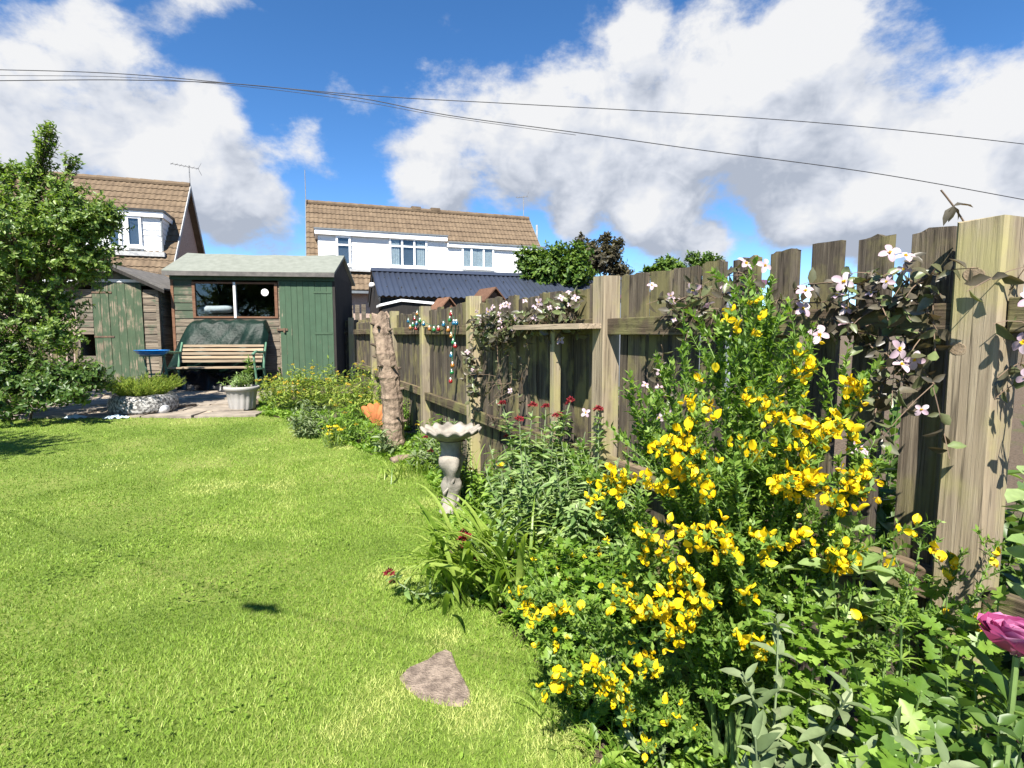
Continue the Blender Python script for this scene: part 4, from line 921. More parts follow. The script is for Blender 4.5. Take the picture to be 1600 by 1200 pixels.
# blue bowl on a plant stand
c_ = P(238, 553, 8.6); gz_ = float(ground_z(c_[0], c_[1])) + .03
st = thing('plant_stand', 'dark green wire plant stand holding a blue bowl beside the bench', 'stand', (c_[0], c_[1], gz_)); hz = c_[2] - gz_ - .03
for k in range(3):
    w = k * 2.1 + .4; MB().tube([(.19 * math.cos(w), .19 * math.sin(w), 0), (.11 * math.cos(w), .11 * math.sin(w), hz * .5), (.17 * math.cos(w), .17 * math.sin(w), hz)], .011, 6).build('leg', 'iron_green', st)
m = MB()
for rr, zz in ((.175, hz), (.12, hz * .5)):
    m.tube([(rr * math.cos(w), rr * math.sin(w), zz) for w in np.linspace(0, 2 * math.pi, 25)], .008, 5)
m.build('ring', 'iron_green', st)
m = MB().lathe([(.001, .0), (.15, .0), (.20, .03), (.24, .075), (.25, .08), (.235, .07), (.19, .035), (.14, .015), (.001, .015)], (c_[0], c_[1], gz_ + hz + .01), 28)
tag(m.build('bowl', 'blue_plastic', smooth=True), 'shallow bright blue plastic bowl on the stand by the bench', 'bowl')
# painted tyre planter with heather
c_ = G(213, 649); c_ = c_ + np.array([.05, .22, .02]); tr_ = thing('tyre_planter', 'old tyre painted flaking white used as a planter at the lawn edge', 'planter', c_)
def tyre(r, z, w, i): return (r * (1 + .012 * math.sin(w * 3 + 1)), z + .008 * math.sin(w * 5))
prof = [(.20, .02), (.30, .0), (.355, .012), (.378, .05), (.372, .058), (.385, .075), (.378, .085), (.386, .115), (.378, .125), (.385, .15), (.365, .195), (.32, .222), (.25, .225), (.21, .205), (.19, .17)]
MB().lathe(prof, (0, 0, 0), 48, tyre).build('tyre', 'tyre_paint', tr_, smooth=True); MB().lathe([(.215, .165), (.1, .19), (.001, .195)], (0, 0, 0), 24).build('compost', 'soil', tr_)
hp = thing('heather_plant', 'bright green heather-like plant filling the white tyre planter', 'plant', c_ + np.array([0, 0, .19])); cl = Leaves(); sm = MB()
for k in range(420):
    w = rng.uniform(0, 6.28); r0 = math.sqrt(rng.uniform(0, 1)) * .27; ln = rng.uniform(.16, .30) * (1 - .25 * r0 / .27)
    p0 = c_ + np.array([math.cos(w) * r0 * .8, math.sin(w) * r0 * .8, .19]); p1 = p0 + np.array([math.cos(w) * r0 * .95, math.sin(w) * r0 * .95, ln]) + rng.normal(size=3) * .02
    pth = stem(p0, p1, 0, .02, 5); dress(cl, pth, 190, T_NAR, .034, .1, 1, .45, .35, (.15, .95), .25)
    if k % 6 == 0: sm.tube(pth, .0025, 3)
cl.build('foliage', 'lf_heath', hp); sm.build('stems', 'stem_green', hp, world=True, kind='stuff')
# ridged plastic pot with a plant
c_ = G(379, 640); fx = 1.0; pt = thing('plant_pot', 'pale grey ridged plastic pot standing at the lawn edge', 'pot', c_)
zc_ = float((c_ - CAM) @ FWD); k_ = zc_ / FPX; H_ = 37 * k_; R_ = 25.5 * k_
def potf(r, z, w, i): return (r * (1 - (.055 * (0.5 + .5 * math.cos(w * 15)) ** 2 if i in (1, 2, 3) else 0)), z)
MB().lathe([(R_ * .70, .012), (R_ * .74, .03), (R_ * .80, H_ * .45), (R_ * .88, H_ * .80), (R_ * .93, H_ * .84), (R_, H_ * .86), (R_ * 1.01, H_ * .96), (R_ * .98, H_), (R_ * .9, H_), (R_ * .88, H_ * .9), (R_ * .87, H_ * .86)], (0, 0, 0), 90, potf).build('body', 'pot', pt, smooth=True)
MB().lathe([(R_ * .9, H_ * .87), (R_ * .4, H_ * .9), (.001, H_ * .9)], (0, 0, 0), 20).build('compost', 'soil', pt)
pp = thing('potted_plant', 'upright grey-green plant growing in the ridged pot', 'plant', c_ + np.array([0, 0, H_ * .88])); cl = Leaves(); sm = MB(); top = c_ + np.array([0, 0, H_ * .88])
pth = stem(top + np.array([.06, 0, 0]), top + np.array([.10, .0, .46]), 0, 0, 8); sm.tube(pth, .006, 5); dress(cl, pth, 170, T_LAN, .085, .12, 1, .75, .25, (.1, .7), .3)
for k in range(40):
    a = rng.uniform(0, 6.28); p0 = top + np.array([math.cos(a), math.sin(a), 0]) * rng.uniform(0, .75) * R_; p1 = p0 + np.array([rng.normal() * .05, rng.normal() * .05, rng.uniform(.06, .2)])
    q = stem(p0, p1, 0, .01, 4); dress(cl, q, 90, T_LAN, .05, .1, 1, .7, .3, (.3, 1), .3); sm.tube(q, .002, 3)
cl.build('foliage', 'lf_val', pp); sm.build('stems', 'stem_green', pp, world=True, kind='stuff')
# white ball ornament and scraps at the lawn edge
c_ = G(254, 647); m = MB().lathe([(.001, 0), (.045, .004), (.078, .04), (.082, .075), (.07, .105), (.045, .125), (.03, .13), (.028, .145), (.001, .148)], c_, 20, lambda r, z, w, i: (r * (1 + .04 * math.cos(w * 8)), z))
tag(m.build('ball_ornament', 'white_stuff', smooth=True), 'small round white ornament lying by the tyre planter', 'ornament')
for (px, py, lab, s_) in ((117, 655, 'pale blue plastic scrap on the lawn edge beneath the dark shrub', .16), (182, 655, 'pale blue plastic scrap on the lawn edge just before the tyre planter', .17)):
    c_ = G(px, py) + np.array([0, 0, .02]); m = MB(); m.grid(lambda a, b: (c_[0] + (a - .5) * s_ * (1.3 + .3 * math.sin(b * 5)), c_[1] + (b - .5) * s_ * .7, c_[2] + .035 * math.sin(a * 3.1) * math.sin(b * 3.1) + .008 * math.sin(a * 17 + b * 9)), 10, 8)
    m.grid(lambda a, b: (c_[0] + (b - .5) * s_ * 1.2, c_[1] + (a - .5) * s_ * .6, c_[2] - .012), 2, 2); tag(m.build('plastic_scrap', 'pale_scrap', smooth=True), lab, 'scrap', 'plastic scraps')
# short plank end on the patio
c_ = G(278, 640); t = thing('timber_offcut', 'short dark timber offcut lying on the patio edge', 'timber', c_, .7); MB().box(-.24, .24, -.04, .04, .0, .05, j=.006).build('board', 'bark_dark', t, bevel=.004)

# ---- bird bath
c_ = G(706, 806); c_[2] -= .01; zc_ = float((c_ - CAM) @ FWD); k_ = zc_ / FPX
bb = thing('bird_bath', 'stone bird bath with scalloped basin on a carved pedestal', 'bird bath', c_)
HB = 142 * k_; RB = 46 * k_
lean = np.array([.012, 0, 0])
def pedf(r, z, w, i):
    t = z / (HB * .86); sw = 1 + .20 * math.sin(w * 2 + t * 8.5) * (1 if .04 < t < .80 else .0) + .07 * math.sin(w * 5 - t * 14) * (.08 < t < .8)
    return (r * sw, z)
ks = HB * .86; pr = [(.34, 0), (.34, .03), (.30, .05), (.30, .10), (.24, .14), (.20, .20), (.19, .28), (.22, .36), (.26, .42), (.25, .48), (.22, .53), (.25, .58), (.31, .64), (.35, .70), (.36, .75), (.34, .79), (.30, .81), (.27, .83), (.27, .90), (.29, .97), (.33, 1.0)]
MB().lathe([(RB * a * 1.25, ks * b_) for a, b_ in pr], (0, 0, 0), 48, pedf).build('pedestal', 'stone', bb, smooth=True)
m = MB()
for q in range(9):   # carved petals round the lower pedestal
    w = q * 2.4; zz = ks * (.12 + .05 * q); m.tube([(RB * .26 * math.cos(w), RB * .26 * math.sin(w), zz - .02), (RB * .33 * math.cos(w + .3), RB * .33 * math.sin(w + .3), zz + .015), (RB * .27 * math.cos(w + .7), RB * .27 * math.sin(w + .7), zz + .05)], [.004, .012, .003], 6)
m.build('carving', 'stone', bb, smooth=True)
def basf(r, z, w, i):
    e = max(0, (r / RB - .75)) * 4; return (r * (1 + .045 * e * math.cos(w * 14)), z + .012 * e * math.cos(w * 14))
zB = ks
MB().lathe([(RB * .30, zB - .004), (RB * .55, zB + .018), (RB * .80, zB + .040), (RB * .97, zB + .062), (RB * 1.0, zB + .074), (RB * .95, zB + .080), (RB * .86, zB + .072), (RB * .6, zB + .040), (RB * .3, zB + .030), (.001, zB + .028)], (0, 0, 0), 112, basf).build('basin', 'stone', bb, smooth=True)
# ---- dead trunk with branch stubs
c_ = G(616, 700); ptop = np.array(P(597, 492, float((c_ - CAM) @ FWD) + .02)); zc_ = float((c_ - CAM) @ FWD); rr_ = 15.5 * zc_ / FPX
tk = thing('dead_tree_trunk', 'bare dead tree trunk with sawn branch stubs in front of the fence', 'trunk', c_)
m = MB(); n_, s_ = 46, 22; rg = random.Random(3)
ax = [c_ * (1 - t) + ptop * t + np.array([.02 * math.sin(t * 5), .015 * math.sin(t * 4 + 1), 0]) for t in np.linspace(0, 1, n_)]
for i, p in enumerate(ax):
    t = i / (n_ - 1); collar = .10 * max(0, math.sin(t * 38)) ** 6; r = rr_ * (1.05 - .18 * t + .25 * max(0, .08 - t) * 4) * (1 + collar)
    for q in range(s_):
        w = 2 * math.pi * q / s_; wob = 1 + .07 * math.sin(3 * w + 4 * t) + .045 * math.sin(7 * w + 9 * t) + rg.uniform(-.035, .035); top = (i == n_ - 1) * (.03 * math.sin(3 * w) + rg.uniform(-.01, .015))
        m.v.append((p[0] + r * wob * math.cos(w), p[1] + r * wob * math.sin(w), p[2] + top))
for i in range(n_ - 1):
    for q in range(s_): m.f.append((i * s_ + q, i * s_ + (q + 1) % s_, (i + 1) * s_ + (q + 1) % s_, (i + 1) * s_ + q))
m.f.append(tuple((n_ - 1) * s_ + q for q in range(s_))); m.build('trunk', 'bark', tk, world=True)
for k in range(13):
    t = rg.uniform(.12, .95); i = int(t * (n_ - 1)); p = ax[i]; w = rg.uniform(-4.2, -.2); d = np.array([math.cos(w), math.sin(w), .25]); r = rr_ * .9
    MB().tube([p + d * r * .7, p + d * (r + .02), p + d * (r + rg.uniform(.02, .06))], [.02, .015, .008], 7).build('branch_stub', 'bark_dark', tk, world=True)
# ---- orange terracotta shell
c_ = G(588, 668) + np.array([0, .06, .0]); zc_ = float((c_ - CAM) @ FWD); k_ = zc_ / FPX
sh = thing('terracotta_shell', 'orange terracotta scallop shell leaning on the dead trunk', 'ornament', c_)
m = MB(); Rs = 35 * k_
def shell(a, b):
    w = (a - .5) * 2.1 + .35; r = Rs * (.08 + .92 * b) * (1 + .13 * abs(math.sin(a * math.pi * 7)) * b); rel = .018 * abs(math.sin(a * math.pi * 7)) * b
    bul = .05 * math.sin(b * math.pi * .8) * math.cos((a - .5) * 2.4)
    lx, lz = r * math.sin(w), r * math.cos(w); v = RGT * lx + np.array([0, 0, 1.]) * lz * .93 + np.array([FWD[0], FWD[1], 0]) * (-bul - rel + .22 * lz); return v + np.array([0, 0, .005])
m.grid(shell, 56, 12); k0 = len(m.v); m.grid(lambda a, b: shell(a, b) + np.array([FWD[0], FWD[1], 0]) * .018, 56, 12); m.build('shell', 'terracotta', sh, smooth=True)
# log piece by the lawn edge
c_ = G(634, 722); t = thing('log_piece', 'small grey weathered log piece at the lawn edge near the trunk', 'log', c_, .2)
MB().tube([(-.13, .0, .03), (-.06, .01, .035), (.05, 0, .03), (.12, .015, .026)], [.032, .036, .033, .026], 9).build('log', 'bark', t, smooth=True)
# shelf and stake against the middle post
A, B = OnX(816, 512, D - .06), OnX(925, 512, D - .06)
sf = thing('plank_shelf', 'weathered plank shelf fixed to the fence beside the middle post', 'shelf', (D - .06, float(A[1]), 0))
MB().box(D - .125, D + .012, float(B[1]) + .01, float(A[1]), A[2] - .013, A[2] + .013, j=.002).build('board', 'shelf_wood', sf, world=True, bevel=.003)
yk = float(OnX(868, 600, D - .05)[1]); sk_ = MB().box(D - .07, D - .03, yk - .02, yk + .025, -.1, A[2] - .0145, j=.002).build('stake', 'post_wood', sf, world=True)
# ---- coloured bulbs hung along the fence
LB = [(638, 504), (641, 514), (645, 510), (648, 500), (651, 508), (652, 492), (656, 503), (650, 515), (662, 508), (671, 515), (678, 516), (685, 515), (693, 508), (700, 516), (703, 500), (705, 491), (709, 505), (705, 525), (708, 535), (711, 541), (705, 556), (707, 571), (706, 582), (704, 596), (713, 505)]
q3 = [OnX(px, py - 8, D - .01) for px, py in LB]; sg_ = thing('string_lights', 'string of small coloured glass bulbs draped along the fence', 'string lights', (D - .01, float(q3[0][1]), 0))
MB().tube(sum([[q3[i], (q3[i] + q3[i + 1]) / 2 - np.array([0, 0, .012])] for i in range(len(q3) - 1)], []) + [q3[-1]], .003, 5).build('wire', 'wire_green', sg_, world=True)
for i, p in enumerate(q3):
    cap = MB().lathe([(.001, -.010), (.007, -.011), (.008, -.022), (.008, -.026)], p, 10).build('bulb_cap', 'white_stuff', sg_, world=True)
    MB().lathe([(.008, -.026), (.015, -.034), (.0185, -.046), (.014, -.058), (.001, -.062)], p, 12).build('bulb', ('bulb_blue', 'bulb_red', 'bulb_green', 'bulb_amber')[(i * 7) % 4], cap, world=True, smooth=True)
# washing line overhead whose shadow crosses the lawn
S0, S1, S2 = G(140, 850), G(415, 950), G(690, 1010); up = SUNV / SUNV[2]
hgt = 2.9
wl = thing('washing_line', 'washing line with peg bag strung high above the near lawn', 'washing line', (S1 + up * hgt))
MB().tube([S0 + (S0 - S1) * 1.2 + up * hgt, S0 + up * hgt, S1 + up * (hgt - .02), S2 + up * hgt, S2 + (S2 - S1) * 1.2 + up * hgt], .0032, 5).build('line', 'cable', wl, world=True)
dl_ = unit(S2 - S1); m = MB(); cc = S1 + up * (hgt - .025)
m.grid(lambda a, b: cc + dl_ * ((a - .5) * .21) + np.array([0, 0, -1.]) * b * (.03 + .02 * math.sin(a * 7) + .02 * math.sin(a * 17)) + np.array([dl_[1], -dl_[0], 0]) * .035 * math.sin(a * math.pi) * math.sin(b * math.pi), 10, 8); m.grid(lambda a, b: cc + dl_ * ((.5 - a) * .21) + np.array([0, 0, -1.]) * b * (.03 + .02 * math.sin((1 - a) * 7) + .02 * math.sin((1 - a) * 17)) - np.array([dl_[1], -dl_[0], 0]) * .035 * math.sin(a * math.pi) * math.sin(b * math.pi), 10, 8)
m.build('peg_bag', 'shed_bare', wl, world=True)

# ---------------------------------------------------------------- planting
def flower_mesh_broom(name, R):
    cl = Leaves(); tv = []
    def petal(n, fn, tint):
        g = MB().grid(fn, n, 4); cl.raw(np.array(g.v), g.f, tint)
    # banner: rounded upright petal folded back
    petal(4, lambda a, b: ((a - .5) * .86 * math.sin(math.pi * min(1, .15 + b * .80)) ** .8, -.12 + .28 * b * b - .22 * (abs(a - .5) * 2) ** 2 * b, .12 + b * .95 + .0 * a), R.uniform(.55, 1))
    for s in (-1, 1): petal(2, lambda a, b: (s * (.06 + .20 * math.sin(b * 3.1) * (.4 + a)), -.15 - b * .75, .12 + (a - .6) * .34 * math.sin(b * 2.8 + .3)), R.uniform(.35, .8))
    petal(2, lambda a, b: ((a - .5) * .22 * math.sin(b * 3.1 + .2), -.12 - b * .78, -.06 - .16 * math.sin(b * 3.0) + .25 * b * b), R.uniform(.05, .4))
    return cl.mesh('fl_yellow', name, smooth=True)
def orient(o, pos, d, up, s):
    d = unit(d); x = np.cross(d, up); x = x / (np.linalg.norm(x) + 1e-9); z = np.cross(x, d)
    o.matrix_parent_inverse = Matrix(); base = Matrix(((x[0], d[0], z[0], pos[0]), (x[1], d[1], z[1], pos[1]), (x[2], d[2], z[2], pos[2]), (0, 0, 0, 1))) @ Matrix.Diagonal((s, s, s, 1))
    pl = Vector(o.parent.location) if o.parent else Vector(); o.matrix_basis = Matrix.Translation(-pl) @ base

# ---- broom bush
def broom():
    base = G(1150, 1192); zc0 = float((base - CAM) @ FWD); root = thing('broom_bush', 'tall broom bush covered in bright yellow pea flowers in front of the fence', 'bush', base)
    cl = Leaves(); sm = MB()
    CL = [(1183, 636, 5), (1160, 490, 2), (1138, 512, 1), (1175, 520, 2), (1245, 570, 2), (1262, 590, 3), (1090, 625, 3), (1100, 650, 2), (1340, 610, 4), (1345, 632, 3), (1080, 675, 5), (1050, 715, 7), (1070, 740, 7), (1100, 760, 5), (1040, 770, 4), (960, 760, 5), (940, 790, 4), (985, 765, 4), (1000, 850, 3), (1015, 860, 3), (1040, 870, 2), (1080, 845, 5), (1100, 855, 5), (1130, 845, 4), (1140, 880, 3), (1190, 860, 3), (1205, 870, 2), (1230, 770, 5), (1255, 750, 7), (1275, 770, 6), (1300, 790, 4), (1330, 760, 6), (1355, 750, 5), (1345, 780, 3), (1290, 690, 5), (1270, 710, 4), (1310, 670, 4), (1325, 690, 3), (1255, 660, 4), (1215, 660, 3), (1190, 710, 2), (1160, 708, 2), (1240, 855, 4), (1300, 880, 5), (1320, 890, 4), (1330, 870, 2), (1065, 910, 5), (1080, 930, 6), (1050, 960, 6), (1075, 975, 6), (1055, 1000, 4), (1000, 950, 6), (985, 960, 5), (1020, 965, 4), (960, 935, 3), (1110, 950, 3), (1160, 925, 2), (1165, 1010, 3), (1195, 1030, 3), (870, 960, 3), (890, 970, 3), (830, 965, 4), (815, 945, 3), (840, 1000, 1), (880, 1070, 4), (900, 1060, 3), (855, 1085, 1), (940, 1060, 3), (960, 1080, 4), (945, 1095, 3), (1000, 1045, 4), (1015, 1060, 1), (985, 1125, 2), (1045, 1130, 2), (1020, 1175, 2), (1430, 835, 1), (1385, 875, 1), (1345, 970, 1)]
    ctr = np.array([1150, 780.]); ext = np.array([330, 380.])
    def depth(px, py):
        r = (np.array([px, py]) - ctr) / ext; q = max(0.0, 1 - r @ r); return zc0 - .05 - .26 * math.sqrt(q) - .00022 * max(0, py - 900) - .0004 * max(0, 1000 - px) * .3
    heads = [(P(px, py, depth(px, py)), n) for px, py, n in CL]
    limbs_t = [(1165, 450), (1125, 530), (1070, 590), (1000, 670), (930, 770), (1200, 500), (1255, 560), (1320, 620), (1345, 745), (1310, 870), (1180, 620), (1060, 700), (1000, 900), (860, 960), (900, 1060), (1150, 760), (1240, 730), (1090, 980), (1015, 1120), (1170, 960)]
    axis0 = base + np.array([0, 0, .0]); limbs = []
    for (px, py) in limbs_t:
        tip = P(px, py, depth(px, py) + (.12 if py < 700 else .05)); h = tip[2] - base[2]
        p0 = base + np.array([rng.normal() * .03, rng.normal() * .03, 0]); mid = p0 + (tip - p0) * .45; mid[2] = p0[2] + h * .5; mid[:2] = p0[:2] + (tip - p0)[:2] * .28
        t = np.linspace(0, 1, 12)[:, None]; pth = (1 - t) ** 2 * p0 + 2 * t * (1 - t) * mid + t * t * tip; limbs.append(pth)
        sm.tube(pth, np.linspace(.0085, .0022, 12), 6)
    back = []
    for k in range(10):    # the bush's far side
        a = rng.uniform(-.6, 2.2); tip = base + np.array([math.cos(a) * rng.uniform(.1, .25), math.sin(a) * rng.uniform(.1, .35), rng.uniform(.5, 1.2)]); t = np.linspace(0, 1, 9)[:, None]
        mid = base + (tip - base) * .5; mid[2] += .1; pth = (1 - t) ** 2 * base + 2 * t * (1 - t) * mid + t * t * tip; limbs.append(pth); sm.tube(pth, np.linspace(.007, .002, 9), 5)
    LP = np.concatenate([l[3:] for l in limbs]); LT = np.concatenate([np.gradient(l, axis=0)[3:] for l in limbs])
    twigs = []
    def twig(target, fl=True):
        d = LP - target; cost = np.linalg.norm(d, axis=1) + np.where(d[:, 2] > -.02, .25, 0); i = int(np.argmin(cost)); p0 = LP[i]; v = target - p0; L = np.linalg.norm(v) + 1e-6
        end = target + unit(v + np.array([0, 0, .5 * L])) * .05; q = stem(p0, end, 0, -.02 * L, 6); twigs.append(q); sm.tube(q, np.linspace(.0028, .0012, 6), 4); return q
    hq = [twig(t) for t, n in heads]
    for k in range(1500):
        l = limbs[rng.integers(len(limbs))]; s = rng.uniform(.30, 1.0); p, tg = along(l, np.array([s])); d = unit(tg[0] * 1.1 + rng.normal(size=3) * .42 + np.array([0, 0, .45])); L = rng.uniform(.06, .17)
        q = stem(p[0], p[0] + d * L, 0, .01, 5); twigs.append(q); sm.tube(q, np.linspace(.0022, .0009, 5), 3)
    for l in limbs: dress(cl, l, 130, T_TINY, .016, .3, 1, .6, .3, (.1, .7), .3)
    for q in twigs: dress(cl, q, 330, T_TINY, .0195, .05, 1, .62, .3, (.05, 1), .35)
    cl.build('foliage', 'lf_broom', root); sm.build('stems', 'stem_green', root, world=True, kind='stuff')
    R = random.Random(8); ms = [flower_mesh_broom('flower', R) for _ in range(6)]
    for (t, n), tq in zip(heads, hq):
        for k in range(n):
            o = link('flower', ms[R.randrange(6)], root); Lq = plen(tq); s_ = 1 - min(.9, (k + .5) * .019 / Lq)
            pos = (along(tq, np.array([s_]))[0][0] if k % 3 else t + rng.normal(size=3) * .012) + rng.normal(size=3) * .012; toc = unit(CAM - pos); d = unit(-(rng.normal(size=3) * .75 + toc * .75 * -1 + np.array([0, 0, -.25])))
            # wings point along -y of the flower: outwards
            orient(o, pos, -unit(rng.normal(size=3) * .7 + toc * .55 + (pos - base) * np.array([.6, .6, 0])), np.array([0, 0, 1.]) + rng.normal(size=3) * .45, rng.uniform(.0185, .0265))
    cl = Leaves(); mesh6 = []
    for m_ in ms:
        nv = len(m_.vertices); co = np.empty(nv * 3, np.float32); m_.vertices.foreach_get('co', co); tv = np.empty(nv, np.float32); m_.attributes['tint'].data.foreach_get('value', tv); mesh6.append((co.reshape(-1, 3), [tuple(p.vertices) for p in m_.polygons], tv))
    for (t, n), tq in zip(heads, hq):      # the small, half-hidden blooms and buds behind the counted ones
        for k in range(int(n * 1.3) + 1):
            co, F, tv = mesh6[R.randrange(6)]; s = rng.uniform(.010, .021); s_ = 1 - min(.95, rng.uniform(0, 1) ** 1.3 * .11 / plen(tq)); pos = along(tq, np.array([s_]))[0][0] + rng.normal(size=3) * .013
            d = -unit(rng.normal(size=3) + unit(CAM - pos) * .3); x = unit(np.cross(d, np.array([0, 0, 1.]) + rng.normal(size=3) * .4)); z = np.cross(x, d); V = (co @ np.stack([x, d, z])) * s + pos
            cl.V.append(V); cl.C.append(tv * rng.uniform(.6, 1)); cl.L.append(np.concatenate([np.array(f) for f in F]) + cl.n); cl.T.append(np.array([len(f) for f in F])); cl.n += len(V)
    cl.build('small_flowers', 'fl_yellow', root, smooth=True)
    return root
broom()
def small_broom(base_px, tips, flowers, label):
    base = base_px; root = thing('broom_bush', label, 'bush', base); cl = Leaves(); sm = MB(); zc = float((base - CAM) @ FWD)
    for px, py, dz in tips:
        tip = P(px, py, zc + dz); q = stem(base, tip, 0, .06, 10); sm.tube(q, np.linspace(.005, .0015, 10), 5); dress(cl, q, 260, T_TINY, .014, .25, 1, .6, .3, (.1, .9), .35)
        for k in range(14):
            p, tg = along(q, np.array([rng.uniform(.35, 1)])); e = p[0] + unit(tg[0] + rng.normal(size=3) * .5) * rng.uniform(.04, .11); w = stem(p[0], e, 0, 0, 4); sm.tube(w, .001, 3); dress(cl, w, 330, T_TINY, .014, 0, 1, .6, .3, (.05, 1), .35)
    cl.build('foliage', 'lf_broom', root); sm.build('stems', 'stem_green', root, world=True, kind='stuff'); R = random.Random(4); ms = [flower_mesh_broom('flower', R) for _ in range(3)]
    for px, py in flowers:
        o = link('flower', ms[R.randrange(3)], root); pos = P(px, py, zc - .03 + rng.normal() * .01); orient(o, pos, -unit(rng.normal(size=3) * .6 + unit(CAM - pos)), np.array([0, 0, 1.]) + rng.normal(size=3) * .4, rng.uniform(.018, .025))
def near(px, py, zc): p = P(px, py, zc); return np.array([p[0], p[1], float(ground_z(p[0], p[1]))])
small_broom(near(1390, 1000, 1.16), [(1560, 850, .02), (1500, 870, -.02), (1440, 840, .02), (1420, 900, -.05), (1530, 960, -.03), (1470, 950, -.05), (1390, 940, -.08)], [(1470, 878), (1490, 884), (1432, 832), (1565, 868), (1555, 886), (1465, 965), (1474, 958), (1528, 972), (1540, 985), (1520, 990), (1500, 878), (1345, 968), (1462, 855), (1478, 905)], 'low sprawling broom branches with few yellow flowers at the near post foot')

def plant(name, label, cat, base, mat, stemmat='stem_green', group=None):
    return thing(name, label, cat, base, 0, group), Leaves(), MB(), mat, stemmat
def finish(pl):
    root, cl, sm, mat, smat = pl
    if cl.n: cl.build('foliage', mat, root)
    if sm.v: sm.build('stems', smat, root, world=True, kind='stuff')
    return root
# ---- red valerian
def head_mesh(mat, n, r, petal, tint=(0, 1), flat=.7):
    cl = Leaves(); d = rdir(n); d[:, 2] = np.abs(d[:, 2]) * flat; p = d * r * rng.uniform(.35, 1, (n, 1)); cl.add(T_OV, p, unit(d + rng.normal(size=(n, 3)) * .3), rdir(n), petal * rng.uniform(.7, 1.2, n), rng.uniform(*tint, n)); return cl.mesh(mat, 'flower')
VH = [head_mesh('fl_red', 90, .0155, .011) for _ in range(3)]
def valerian(basepx, tips, n_extra, label, spread=.24, size=.085):
    base = G(*basepx); zc = float((base - CAM) @ FWD); pl = plant('red_valerian', label, 'plant', base, 'lf_val', 'stem_grey', 'red valerian plants'); root, cl, sm = pl[:3]
    paths = []
    for k, (px, py) in enumerate(tips):
        tip = P(px, py, zc + rng.uniform(-.12, .10)); q = stem(base + np.append(rng.normal(size=2) * .05, 0), tip, 0, .05, 9); paths.append(q)
        o = link('flower', VH[k % 3], root); orient(o, q[-1], np.array([1., 0, 0]), np.array([0, 0, 1.]) + rng.normal(size=3) * .2, rng.uniform(.8, 1.3))
    for k in range(n_extra):
        a = rng.uniform(0, 6.28); r = math.sqrt(rng.uniform(0, 1)) * spread; tip = base + np.array([math.cos(a) * r * 1.5, math.sin(a) * r * 1.5, rng.uniform(.26, .64)]); paths.append(stem(base + np.array([math.cos(a) * r * .6, math.sin(a) * r * .6, 0]), tip, 0, .05, 8))
    for q in paths: sm.tube(q, np.linspace(.0045, .002, len(q)), 5); dress(cl, q, 105, T_WLAN, size * 1.1, .06, .95, .82, .22, (.0, 1), .22, .3, (1.15, .5))
    finish(pl)
valerian((840, 865), [(868, 650), (785, 631), (812, 655), (833, 634), (853, 636), (889, 630), (892, 625), (873, 649), (794, 682), (815, 708), (866, 790)], 75, 'tall red valerian clump with many red heads behind the strap leaves', .2)
valerian((915, 905), [(935, 640), (985, 700)], 90, 'leafy grey-green valerian clump just left of the yellow broom', .20, .08)
valerian((715, 790), [(667, 669), (665, 684), (675, 682), (673, 705), (723, 689)], 10, 'sparse red valerian with thin stems beside the bird bath', .10, .06)
valerian((790, 935), [(725, 833), (722, 843), (731, 838), (721, 857), (735, 858), (747, 874), (730, 896)], 6, 'low red valerian leaning through the strap leaves over the lawn', .06, .06)
# trailing valerian stem on the lawn
base = G(745, 942); pl = plant('red_valerian', 'single red valerian stem lying across the lawn edge', 'plant', base, 'lf_val', 'stem_grey', 'red valerian plants'); q = np.array([base + np.array([0, 0, .03]), G(700, 940) + np.array([0, 0, .04]), G(650, 944) + np.array([0, 0, .045]), G(625, 940) + np.array([0, 0, .08]), G(613, 938) + np.array([0, 0, .13])]); pl[2].tube(q, [.005, .004, .004, .003, .002], 5); dress(pl[1], q, 90, T_WLAN, .07, .05, .95, .85, .35, (.2, 1), .3)
for dz, s in ((0, 1.2), (-.035, .7)): o = link('flower', VH[0], pl[0]); orient(o, q[-1] + np.array([.0, 0, dz]) + rng.normal(size=3) * .008, np.array([1., 0, 0]), np.array([0, 0, 1.]), s)
finish(pl)
# ---- strap-leaved clump
def strap(basepx, n, L, wd, label, az=(0, 6.28), droop=.9, spread=.10, mat='lf_strap'):
    base = G(*basepx); root = thing('strap_leaved_plant', label, 'plant', base, 0, 'strap leaved clumps'); cl = Leaves()
    for k in range(n):
        a = rng.uniform(*az); d = np.array([math.cos(a), math.sin(a), 0]); s = np.array([-d[1], d[0], 0]); l = L * rng.uniform(.6, 1.15); w = wd * rng.uniform(.7, 1.2); p0 = base + np.append(rng.normal(size=2) * spread, 0)
        el = rng.uniform(.75, 1.45); V = []; p = p0.copy(); m_ = 9; tw = rng.normal() * .25
        for i in range(m_):
            t = i / (m_ - 1); e = el - droop * rng.uniform(.95, 1.05) * t * t * 1.75; ww = w * min(1, .55 + t * 1.6) * (1 - t ** 3) ** .8 / 2 + .0006
            ss = s * math.cos(tw * t) + np.array([0, 0, math.sin(tw * t)]); up = np.array([0, 0, .35]) * ww
            V += [p - ss * ww + up, p, p + ss * ww + up]; p = p + (d * math.cos(e) + np.array([0, 0, math.sin(e)])) * l / (m_ - 1); p[2] = max(p[2], float(ground_z(p[0], p[1])) + .012)
        F = []
        for i in range(m_ - 1): F += [(3 * i, 3 * i + 1, 3 * i + 4, 3 * i + 3), (3 * i + 1, 3 * i + 2, 3 * i + 5, 3 * i + 4)]
        cl.raw(V, F, rng.uniform(0, 1))
    cl.build('foliage', mat, root, smooth=True); return root
